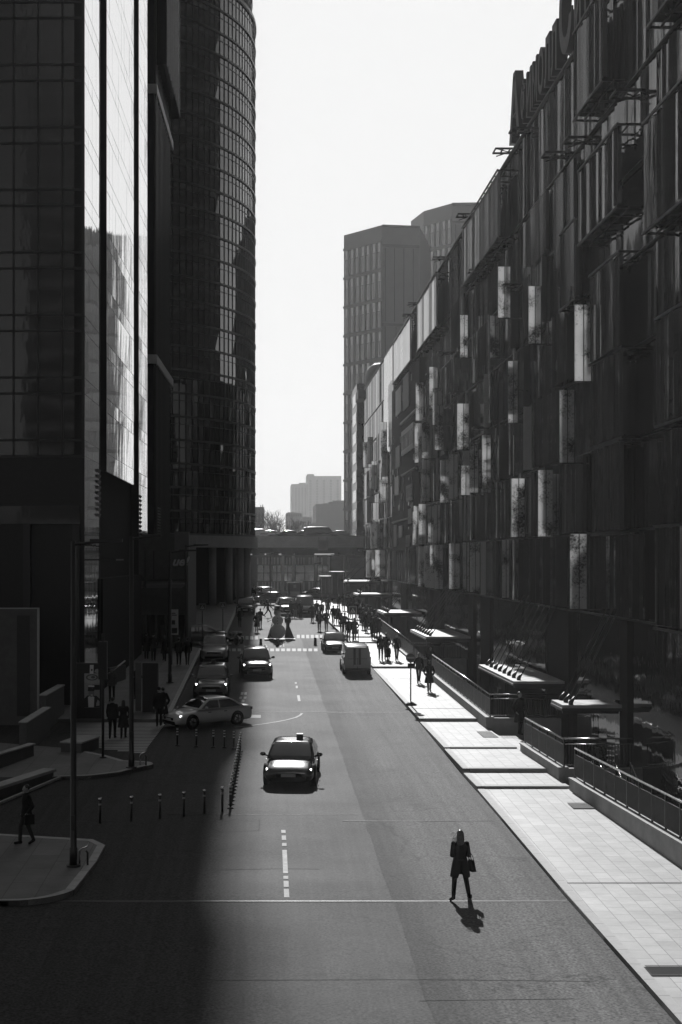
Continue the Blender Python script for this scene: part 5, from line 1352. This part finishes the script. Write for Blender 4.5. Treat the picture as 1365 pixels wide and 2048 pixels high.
for s, q in ((-1,(-.95,-.1,1.45)),(1,(.75,.05,1.82))):
    m = MB(); m.tube([(-.1+s*.36,0,1.68),q], [.026,.018], 8); m.tube([Vector((-.1+s*.36,0,1.68)).lerp(Vector(q),.7), Vector(q)+Vector((0,0,.14))], .018, 6); part('stick_arm', m, M_BLACK, t)
for (cx, h_, w_, y_) in ((-.62, 1.3, .62, .35), (.85, 1.45, .8, .25)):
    m = MB(); m.add([(cx-w_*.5,y_,.14),(cx+w_*.5,y_,.14),(cx+(.1 if cx<0 else -.2),y_,.14+h_),(cx-w_*.5,y_+.12,.14),(cx+w_*.5,y_+.12,.14),(cx+(.1 if cx<0 else -.2),y_+.12,.14+h_)], [(0,1,2),(5,4,3),(0,3,4,1),(1,4,5,2),(2,5,3,0)]); part('backboard', m, M_BLACK, t)
for k in range(3):
    m = MB(); m.ball((-.1,-.66,1.35+k*.22),.04,6,8); part('button', m, M_BLACK, t)
# ================================================================== PEOPLE
M_SKIN = mat('skin', .3, .5, .4, noise_amt=.06)
CL = {k: mat('cloth_'+k, g, .85, .2, noise_amt=.2, noise_scale=9) for k, g in dict(black=.012, charcoal=.025, dark=.045, grey=.11, mid=.2, pale=.42, white=.62).items()}
HAIR = {k: mat('hair_'+k, g, .4, .5, noise_amt=.3, noise_scale=25) for k, g in dict(dark=.012, brown=.05, fair=.3).items()}
def cap(mb, p, q, r0, r1, n=10):
    p, q = Vector(p), Vector(q); d = (q-p).normalized()
    pts = [p-d*r0*.9, p-d*r0*.6, p, p.lerp(q,.5), q, q+d*r1*.6, q+d*r1*.9]; mb.tube(pts, [r0*.35, r0*.8, r0, (r0+r1)/2, r1, r1*.8, r1*.35], n)
def rings(mb, lst, n=16):    # (z, cx, cy, rx, ry)
    mb.loft([[(cx+rx*cos(2*pi*k/n), cy+ry*sin(2*pi*k/n), z) for k in range(n)] for z, cx, cy, rx, ry in lst])
def hand(mb, w, d, side, curl=.5):
    d = Vector(d).normalized(); w = Vector(w); s = Vector((side, 0, 0)); f = d.cross(s).normalized()
    cap(mb, w, w+d*.075, .026, .03, 8)
    for k, ln in enumerate((.070, .078, .072, .055)):
        b = w+d*.085+f*(.030-.020*k); m_ = b+d*ln*.5-s*.006; e = m_+d*ln*.42-s*ln*curl*.6
        cap(mb, b, m_, .0095, .009, 6); cap(mb, m_, e, .009, .008, 6)
    b = w+d*.02+f*.03; cap(mb, b, b+d*.04+f*.025, .012, .011, 6); cap(mb, b+d*.04+f*.025, b+d*.07+f*.02-s*.01, .011, .009, 6)
def skeleton(stride=0.0, arms='swing', lean=0.0):
    """front is -Y.  Returns joint dict for a 1.72 m figure."""
    J = {}
    a = stride
    for s, nm in ((-1, 'L'), (1, 'R')):
        ph = a if s < 0 else -a
        hip = Vector((s*.095, 0, .90)); 
        foot = Vector((s*.075, -ph*.62, .085 + (.10*abs(ph)*2 if ph < 0 else 0)))
        knee = (hip+foot)/2 + Vector((0, -.05-.06*abs(ph), .02))
        toe = foot + (Vector((s*.02, -.15, -.045)) if ph >= 0 else Vector((s*.02, -.12, -.11)))
        J['hip'+nm], J['knee'+nm], J['foot'+nm], J['toe'+nm] = hip, knee, foot, toe
        sh = Vector((s*.185, .0, 1.41)); sw = -ph
        if arms == 'swing': el = sh + Vector((s*.05, -sw*.35+.03, -.28)); wr = el + Vector((s*.0, -sw*.30-.07, -.24))
        elif arms == 'bent': el = sh + Vector((s*.07, .06, -.27)); wr = el + Vector((-s*.09, -.21, .03))
        elif arms == 'pockets': el = sh + Vector((s*.11, .08, -.27)); wr = el + Vector((-s*.08, -.12, -.20))
        else: el = sh + Vector((s*.06, .04, -.28)); wr = el + Vector((s*.0, -.08, -.25))
        J['sh'+nm], J['el'+nm], J['wr'+nm] = sh, el, wr
    return J
def figure(J, coat='jacket', hair='short', voxel=.013, fem=False, nm='p'):
    """meshes for body, top, trousers, shoes, hair"""
    b = MB()
    wsc = .92 if fem else 1.0
    rings(b, [(.86, 0, .0, .14, .11), (.95, 0, .0, .165, .12), (1.08, 0, 0, .135*wsc, .10), (1.22, 0, .0, .155*wsc, .115), (1.36, 0, .01, .17*wsc, .11), (1.44, 0, .015, .12, .08), (1.48, 0, .015, .06, .06)])
    cap(b, (0, .012, 1.44), (0, -.005, 1.56), .058, .052)
    b.ball((0, -.015, 1.635), (.074, .092, .112), 12, 16)
    cap(b, (0, -.05, 1.565), (0, -.075, 1.56), .038, .026)          # jaw, chin
    cap(b, (0, -.098, 1.645), (0, -.122, 1.612), .011, .015, 8)      # nose
    cap(b, (-.028, -.098, 1.665), (.028, -.098, 1.665), .013, .013, 8)
    cap(b, (-.022, -.098, 1.583), (.022, -.098, 1.583), .009, .009, 8)
    for s in (-1, 1): b.ball((s*.077, .0, 1.63), (.013, .022, .034), 6, 8)
    for s, k in ((-1, 'L'), (1, 'R')):
        cap(b, J['hip'+k], J['knee'+k], .082, .056); cap(b, J['knee'+k], J['foot'+k], .054, .036); cap(b, J['foot'+k]+Vector((0,.03,-.03)), J['toe'+k], .042, .032)
        cap(b, J['sh'+k], J['el'+k], .05, .04); cap(b, J['el'+k], J['wr'+k], .04, .027)
        hand(b, J['wr'+k], (J['wr'+k]-J['el'+k]), s)
    out = {'body': remeshed(b, voxel, 3, M_SKIN)}
    t = MB()
    for s, k in ((-1, 'L'), (1, 'R')):
        cap(t, J['hip'+k], J['knee'+k], .096, .070); cap(t, J['knee'+k], J['foot'+k]+Vector((0,0,.03)), .068, .056)
    rings(t, [(.84, 0, 0, .15, .12), (.95, 0, 0, .178, .135), (1.06, 0, 0, .15, .115)])
    out['trousers'] = remeshed(t, .018, 4)
    c = MB(); hem = dict(jacket=.80, coat=.50, short=.88, dress=.42)[coat]; fl = dict(jacket=.03, coat=.08, short=.0, dress=.06)[coat]
    rings(c, [(hem, 0, .0, .185+fl, .14+fl*.9), (hem+.02, 0, .0, .19+fl, .145+fl*.9), (.95, 0, .0, .192, .148), (1.10, 0, 0, .165*wsc, .128), (1.25, 0, .0, .185*wsc, .14), (1.38, 0, .01, .195*wsc, .128), (1.45, 0, .015, .135, .095), (1.50, 0, .015, .078, .078), (1.52, 0, .015, .074, .074)])
    for s, k in ((-1, 'L'), (1, 'R')):
        cap(c, J['sh'+k]+Vector((-s*.02,0,0)), J['el'+k], .072, .060); cap(c, J['el'+k], J['wr'+k].lerp(J['el'+k], .12), .058, .048)
    out['coat'] = remeshed(c, .016, 4)
    for s, k in ((-1, 'L'), (1, 'R')):
        sh = MB(); f, o_ = J['foot'+k], J['toe'+k]
        cap(sh, f+Vector((0,.03,-.035)), o_+Vector((0,0,.0)), .048, .04); cap(sh, f+Vector((0,.005,.02)), f+Vector((0,.01,-.03)), .05, .05)
        out['shoe'+k] = remeshed(sh, .014, 2)
    h = MB()
    if hair == 'short': h.ball((0, .012, 1.668), (.083, .098, .095), 10, 14)
    elif hair == 'long':
        h.ball((0, .012, 1.668), (.086, .100, .098), 10, 14)
        rings(h, [(1.36, 0, .085, .07, .03), (1.42, 0, .075, .10, .05), (1.55, 0, .05, .095, .07), (1.66, 0, .03, .085, .085)], 12)
    elif hair == 'hood':
        h.ball((0, .02, 1.655), (.105, .115, .125), 10, 14); rings(h, [(1.46, 0, .03, .12, .10), (1.56, 0, .03, .10, .10)], 12)
    elif hair == 'hat':
        h.ball((0, .0, 1.70), (.092, .108, .085), 10, 14); rings(h, [(1.655, 0, -.005, .09, .107), (1.70, 0, -.005, .097, .112), (1.72, 0, 0, .09, .105)], 14)
    out['hair'] = remeshed(h, .012, 3)
    return out
FIG = {}
def fig(stride, arms, coat, hair, fem=False):
    k = (stride, arms, coat, hair, fem)
    if k not in FIG: FIG[k] = figure(skeleton(stride, arms), coat, hair, .017, fem)
    return FIG[k]
PART_NAME = {'body': 'body', 'trousers': 'trousers', 'coat': 'coat', 'shoes': 'shoes', 'hair': 'hair'}
def person(label, px, py, h, key, facing, top='black', legs='black', hair='dark', group=None, up=UP, z=None, bag=False, X=None):
    g_ = gnd(px, py, up)
    if z is not None: g_.z = z
    t = thing('person', label, 'person', g_, radians(facing), group)
    t.scale = (h/1.74,)*3
    me = fig(*key)
    hm = {'hood': CL[top], 'hat': CL['charcoal']}.get(key[3], HAIR[hair])
    for k, m_ in (('body', M_SKIN), ('trousers', CL[legs]), ('coat', CL[top]), ('shoeL', CL['black']), ('shoeR', CL['black']), ('hair', hm)):
        if not me[k].materials: me[k].materials.append(None)
        nm = {'hair': {'hood': 'hood', 'hat': 'cap'}.get(key[3], 'hair'), 'shoeL': 'shoe', 'shoeR': 'shoe'}.get(k, k)
        if k == 'coat' and key[2] in ('jacket', 'short'): nm = 'jacket'
        o = link(nm, me[k], t); o.material_slots[0].link = 'OBJECT'; o.material_slots[0].material = m_
    if bag:
        m = MB(); m.box(.22, .30, -.16, .14, .62, .90); m.tube([(.26,-.1,.9),(.24,0,1.16),(.26,.08,.9)], .012, 6)
        b_ = link('handbag', m.mesh('handbag', CL['black']), None); tag(b_, 'dark handbag carried by ' + bag, 'bag'); b_.location = t.location; b_.rotation_euler = t.rotation_euler; b_.scale = t.scale
    return t
W1 = (.42, 'swing'); W2_ = (-.42, 'swing'); S0 = (0.06, 'down'); SP = (.08, 'pockets'); SB = (-.1, 'bent'); W3 = (.28, 'pockets')
TO, AW = 0, 180      # facing the camera / away
UPR = .16
def rp(px, py):      # right pavement height
    return zpav(gnd(px, py, .16).y)+.004
# --- shaded side
person('person in a dark jacket and pale tights walking on the near shaded pavement corner', 53, 1688, 1.70, W3+('jacket', 'short', True), -60, 'black', 'dark', bag='the person on the near shaded pavement corner')
person('broad man in a dark coat, taller of the couple walking away over the shaded zebra', 225, 1478, 1.80, W1+('jacket', 'short'), AW, 'black', 'black', up=.02)
person('woman in a long dark coat, shorter of the couple walking away over the shaded zebra', 247, 1477, 1.66, W3+('coat', 'long', True), AW, 'charcoal', 'black', up=.02)
person('person in a grey jacket walking on the shaded pavement between poster kiosk and info stand', 224, 1402, 1.70, W1+('jacket', 'long', True), TO, 'grey', 'black', 'brown')
person('person looking down at a phone beside the broad black info stand', 273, 1398, 1.72, SB+('jacket', 'short'), TO, 'charcoal', 'black')
person('person in black waiting at the pavement corner, closer to the turning pale sedan', 318, 1452, 1.74, S0+('jacket', 'hat'), AW, 'black', 'black')
person('person in black standing close behind another at the pavement corner by the turning sedan', 326, 1449, 1.70, SP+('coat', 'short'), AW, 'black', 'black')
person('person in dark clothes near the hoarding, half lost in shade', 95, 1405, 1.72, S0+('jacket', 'short'), 30, 'charcoal', 'black')
person('man in dark clothes walking on the shaded pavement right under the poster panel', 358, 1331, 1.78, W1+('jacket', 'short'), AW, 'black', 'black')
person('man in a dark coat nearest the shaded kerb by the silver estate car', 375, 1331, 1.80, W2_+('jacket', 'short'), AW, 'black', 'black')
person('tall person in dark clothes beside the mirror tower door, first of a pair', 293, 1318, 1.80, S0+('coat', 'short'), AW, 'black', 'black')
person('broad person in dark clothes beside the mirror tower door, second of a pair', 307, 1322, 1.82, SP+('jacket', 'hat'), AW, 'black', 'black')
person('person with a pale scarf walking in shade between the street lamp and the door', 329, 1322, 1.72, W2_+('coat', 'long', True), TO, 'charcoal', 'black', 'brown')
person('person in a dark coat standing in the shaded road before the boxy parked car', 480, 1255, 1.72, SP+('jacket', 'short'), TO, 'dark', 'black', up=.01)
person('person in a long black coat walking on the road beside the snowman, nearer of two', 514, 1265, 1.68, W3+('coat', 'hood'), AW, 'black', 'black', up=.01)
person('slim person with raised elbows on the road beside the snowman, farther of two', 521, 1256, 1.72, SB+('short', 'short'), AW, 'black', 'black', up=.01)
person('person striding wide in the sun behind the snowman stick arm', 536, 1235, 1.72, (.6, 'swing', 'short', 'short'), 80, 'black', 'dark', up=.01)
person('person walking away in the sun before the flaring parked car, thinner of two', 583, 1236, 1.72, W1+('jacket', 'short'), AW, 'black', 'black', up=.01)
person('person walking away in the sun before the totem, in pale grey trousers', 591, 1236, 1.74, W2_+('jacket', 'short'), AW, 'charcoal', 'mid', up=.01)
person('person behind the dark backboard of the snowman decoration', 576, 1264, 1.66, S0+('jacket', 'hood'), TO, 'dark', 'dark', up=.01)
person('dim person by the minivan, seen past the totem', 601, 1236, 1.7, S0+('coat', 'short'), AW, 'dark', 'black', up=.01)
person('person in black at the foot of the round tower columns, first of two', 508, 1200, 1.74, S0+('jacket', 'short'), TO, 'black', 'black')
person('person in black at the foot of the round tower columns, second of two', 512, 1202, 1.70, SP+('coat', 'hat'), TO, 'charcoal', 'black')
# --- people on the sunlit road and pavement
person('man in dark clothes, slimmer of the pair at the sunny crossing', 639, 1262, 1.76, S0+('jacket', 'short'), TO, 'black', 'black', up=.01)
person('broad man in a dark open coat, wider of the pair at the sunny crossing', 653, 1261, 1.78, SP+('jacket', 'hat'), TO, 'black', 'black', up=.01)
person('person in a long dark coat on the sunny road, alone toward the minivan', 625, 1244, 1.74, W3+('coat', 'short'), TO, 'dark', 'black', up=.01, bag='the lone person on the sunny road')
person('person walking away on the sunny road behind the pair at the crossing', 634, 1238, 1.78, W1+('jacket', 'short'), AW, 'black', 'black', up=.01)
person('person with a fair cap on the sunny road, far behind the pair at the crossing', 644, 1238, 1.66, W2_+('jacket', 'hat'), AW, 'charcoal', 'black', up=.01)
person('tall person on the sunny road beside the kerb, beyond the couple with a bag', 656, 1230, 1.82, W1+('coat', 'short'), AW, 'black', 'black', up=.01)
person('person in a short jacket on the sunny kerb, one of the couple with a bag', 667, 1251, 1.70, W1+('short', 'short'), TO, 'black', 'black', z=rp(667,1251))
person('person in a dark coat on the sunny kerb, carrying a bag for the couple', 676, 1252, 1.74, W2_+('coat', 'short'), TO, 'charcoal', 'black', z=rp(676,1252), bag='one of the couple on the sunny kerb')
CR = 'dark-clothed walkers in the crowd on the sunny pavement'
CLB = 'dark-clothed walker among the tight crowd on the sunny pavement before the distant canopies'
rc = random.Random(21)
for (px, py) in [(688, 1222), (697, 1223), (704, 1224), (716, 1225), (727, 1262), (733, 1268), (738, 1259), (744, 1272), (750, 1264), (729, 1252), (742, 1253), (722, 1250), (752, 1275), (757, 1279), (747, 1281), (678, 1221), (735, 1243), (700, 1238), (713, 1240), (726, 1240)]:
    key = rc.choice([W1, W2_, W3, S0])+(rc.choice(['jacket', 'coat']), rc.choice(['short', 'long', 'hat']))
    person(CLB, px, py, rc.uniform(1.62, 1.82), key, rc.choice([TO, TO, AW]), rc.choice(['black', 'charcoal', 'dark']), 'black', group=CR, z=rp(px, py))
person('person in dark clothes stepping along the kerb just beyond the dark flared sedan', 684, 1272, 1.76, W1+('jacket', 'short'), AW, 'black', 'black', z=rp(684,1272))
person('person in dark clothes beside the kerb walker beyond the flared sedan', 690, 1272, 1.72, W3+('jacket', 'hat'), AW, 'black', 'black', z=rp(690,1272))
person('man in pale trousers on the pavement in front of the sunlit crossing sign', 698, 1284, 1.78, S0+('jacket', 'short'), AW, 'black', 'grey', z=rp(698,1284))
person('hooded person on the pavement right under the sunlit crossing sign', 710, 1283, 1.74, W3+('coat', 'hood'), AW, 'dark', 'charcoal', z=rp(710,1283))
person('slim person in black of the three walkers beside the van, nearest the van', 762, 1322, 1.74, W2_+('short', 'long', True), TO, 'black', 'black', z=rp(762,1322))
person('broad middle one of the three walkers in black beside the van', 773, 1319, 1.76, SP+('jacket', 'short'), TO, 'black', 'black', z=rp(773,1319))
person('small child in a dark puffy coat between the three walkers beside the van', 777, 1325, 1.12, S0+('coat', 'hood'), TO, 'charcoal', 'black', z=rp(777,1325))
person('person in black of the three walkers beside the van, nearest the railing', 794, 1322, 1.76, W1+('jacket', 'short'), TO, 'black', 'black', z=rp(794,1322))
person('broad person in a dark jacket by the no entry sign, farther of two walkers', 838, 1365, 1.72, W1+('jacket', 'short'), TO, 'black', 'charcoal', z=rp(838,1365))
person('slim person in a long dark coat by the railing, closest to the no entry sign', 859, 1384, 1.70, W3+('coat', 'hood'), TO, 'black', 'black', z=rp(859,1384))
person('dark figure among the railings behind the no entry sign', 862, 1330, 1.72, S0+('coat', 'short'), TO, 'black', 'black', z=zpav(82)-.25)
p_ = Vector(((1040-VX)*62.5/F, 62.5, 1.80))
t = person('person in black standing in shade between the railings under the long canopy', 1040, 1480, 1.84, SP+('coat', 'short'), 30, 'black', 'black', z=1.78); t.location = p_

# --- the lady in the road, seen from behind
def lady():
    g_ = gnd(921, 1801); t = thing('person', 'woman with fair wind-blown hair in a dark knee-length coat striding away across the road', 'person', g_, radians(180))
    J = skeleton(.34, 'bent')
    for s, k in ((-1, 'L'), (1, 'R')): J['el'+k].x -= s*.05
    # her left in the photo stands ahead; feet apart
    for k, dx in (('L', -.17), ('R', .12)):
        J['foot'+k].x += dx; J['toe'+k].x += dx*1.3; J['knee'+k].x += dx*.5
    me = figure(J, 'jacket', 'long', .010, True)
    M_COAT = CL['charcoal']
    # knee-length coat with a vent at the back
    c = MB(); n = 28
    def rg(z, rx, ry, cy=0, gap=0.0):
        out = []
        for k in range(n+1):
            a = radians(90)+gap+(2*pi-2*gap)*k/n
            out.append((rx*cos(a), cy+ry*sin(a), z))
        return out
    prof = [(.60, .25, .22, 0, .34), (.66, .245, .21, 0, .26), (.78, .228, .19, 0, .12), (.88, .212, .17, 0, .03), (1.0, .185, .145, 0, 0), (1.10, .162, .128, 0, 0), (1.22, .178, .14, 0, 0), (1.34, .192, .135, .01, 0), (1.41, .17, .115, .015, 0), (1.455, .11, .09, .015, 0), (1.50, .082, .085, .015, 0), (1.55, .088, .09, .015, 0)]
    for pr in (1.0, .955):
        c.loft([rg(z, rx*pr, ry*pr, cy, gp) for z, rx, ry, cy, gp in prof], False, False, True)
    for s, k in ((-1, 'L'), (1, 'R')):
        cap(c, J['sh'+k]+Vector((-s*.025,0,.005)), J['el'+k], .070, .060, 14); cap(c, J['el'+k], J['wr'+k].lerp(J['el'+k], .1), .060, .050, 14)
        c.ball(J['el'+k], .060, 8, 12)
    part('coat', c, M_COAT, t)
    m = MB(); m.box(-.075, .075, .142, .152, 1.02, 1.05); part('belt_tab', m, CL['dark'], t)
    link('body', me['body'], t)
    for k, m_ in (('trousers', CL['black']), ('shoeL', CL['black']), ('shoeR', CL['black'])):
        me[k].materials.append(m_); link('shoe' if k.startswith('shoe') else k, me[k], t)
    h = MB(); h.ball((0, .012, 1.668), (.088, .102, .100), 12, 16)
    rings(h, [(1.36, .02, .105, .05, .02), (1.42, .01, .10, .085, .04), (1.52, 0, .075, .10, .06), (1.60, 0, .05, .098, .08), (1.68, 0, .03, .088, .09)], 14)
    hm = remeshed(h, .010, 3, mat('hair_fair_brown', .11, .35, .5, noise_amt=.4, noise_scale=30)); ho = link('hair', hm, t)
    lk = MB(); rr = random.Random(2)
    for k in range(34):      # loose strands blown to her left
        a = rr.uniform(-.5, 1.3); p = Vector((.075+rr.uniform(-.02,.01), .03+rr.uniform(-.06,.05), 1.50+rr.uniform(0,.2)))
        q = p+Vector((rr.uniform(.05,.12), rr.uniform(-.03,.05), rr.uniform(-.10,.02))); r_ = q+Vector((rr.uniform(.0,.10), rr.uniform(-.03,.03), rr.uniform(-.13,.0)))
        lk.tube([p, q, r_], [.004, .003, .0012], 4, False)
    part('loose_strand_set', lk, HAIR['fair'], ho)
    # handbag over the forearm
    bg = thing('handbag', 'dark flared handbag hanging from the forearm of the woman striding across the road', 'bag', g_, radians(180))
    bx = -.31; byy = -.02
    m = MB(); m.add([(bx-.06,byy-.18,.72),(bx+.06,byy-.18,.72),(bx+.06,byy+.18,.72),(bx-.06,byy+.18,.72),(bx-.03,byy-.11,1.0),(bx+.03,byy-.11,1.0),(bx+.03,byy+.11,1.0),(bx-.03,byy+.11,1.0)], [(0,3,2,1),(4,5,6,7),(0,1,5,4),(1,2,6,5),(2,3,7,6),(3,0,4,7)])
    part('pouch', m, CL['black'], bg)
    m = MB()
    for q in (-.03, .03): m.tube([(bx+q,byy-.08,1.0),(bx+q+.02,byy-.06,1.09),(bx+q+.04,byy,1.15),(bx+q+.02,byy+.06,1.09),(bx+q,byy+.08,1.0)], .009, 6)
    part('strap', m, CL['black'], bg)
    bg.rotation_euler = (0, 0, radians(195))
lady()
# ================================================================== CAMERA, SUN, SKY, AIR
EL = radians(33); AZ = radians(-.1)     # sun straight up the street, slightly to the shaded side
sun = bpy.data.lights.new('sun', 'SUN'); sun.energy = 5.0; sun.angle = radians(.85); sun.color = (1, 1, 1)
so = bpy.data.objects.new('sun', sun); C.objects.link(so)
sd = Vector((sin(AZ)*cos(EL), cos(AZ)*cos(EL), sin(EL))); so.rotation_euler = (-sd).to_track_quat('-Z', 'Y').to_euler()
w = bpy.data.worlds.new('World'); bpy.context.scene.world = w; w.use_nodes = True
nt = w.node_tree; N = nt.nodes; L = nt.links
sky = N.new('ShaderNodeTexSky'); sky.sky_type = 'NISHITA'; sky.sun_disc = False; sky.sun_elevation = EL; sky.sun_rotation = AZ
sky.dust_density = 3.0; sky.air_density = 1.0; sky.ozone_density = 1.0
bwn = N.new('ShaderNodeRGBToBW'); L.new(sky.outputs['Color'], bwn.inputs['Color'])
bg = N['Background']
lim = N.new('ShaderNodeMath'); lim.operation = 'MINIMUM'; lim.inputs[1].default_value = 12.2   # thin even overcast: the glow round the sun stays level
L.new(bwn.outputs['Val'], lim.inputs[0]); L.new(lim.outputs[0], bg.inputs['Color']); bg.inputs['Strength'].default_value = .076
# thin city haze
hz = MB(); hz.box(-420, 420, -135, 1300, -14, 135)
vm = bpy.data.materials.new('haze_air'); vm.use_nodes = True; n_ = vm.node_tree.nodes
n_.remove(n_['Principled BSDF']); pv_ = n_.new('ShaderNodeVolumePrincipled'); pv_.inputs['Color'].default_value = (.9, .9, .9, 1); pv_.inputs['Density'].default_value = .0003; pv_.inputs['Anisotropy'].default_value = .4
vm.node_tree.links.new(pv_.outputs['Volume'], n_['Material Output'].inputs['Volume'])
struct('haze', hz, vm, 'stuff')
cam = bpy.data.cameras.new('camera'); co = bpy.data.objects.new('camera', cam); C.objects.link(co)
co.location = (0, 0, CAMZ); co.rotation_euler = (radians(90), 0, 0)
cam.sensor_fit = 'HORIZONTAL'; cam.sensor_width = 24; cam.lens = 24*F/1365
cam.shift_x = (682.5-VX)/1365; cam.shift_y = (HY-1024)/1365
cam.clip_end = 6000; cam.clip_start = .5
sc = bpy.context.scene; sc.camera = co
sc.view_settings.view_transform = 'Standard'; sc.view_settings.look = 'None'; sc.view_settings.exposure = -.08; sc.view_settings.gamma = 1
sc.cycles.use_denoising = True
sc.cycles.max_bounces = 8; sc.cycles.volume_bounces = 0; sc.cycles.caustics_reflective = False; sc.cycles.caustics_refractive = False
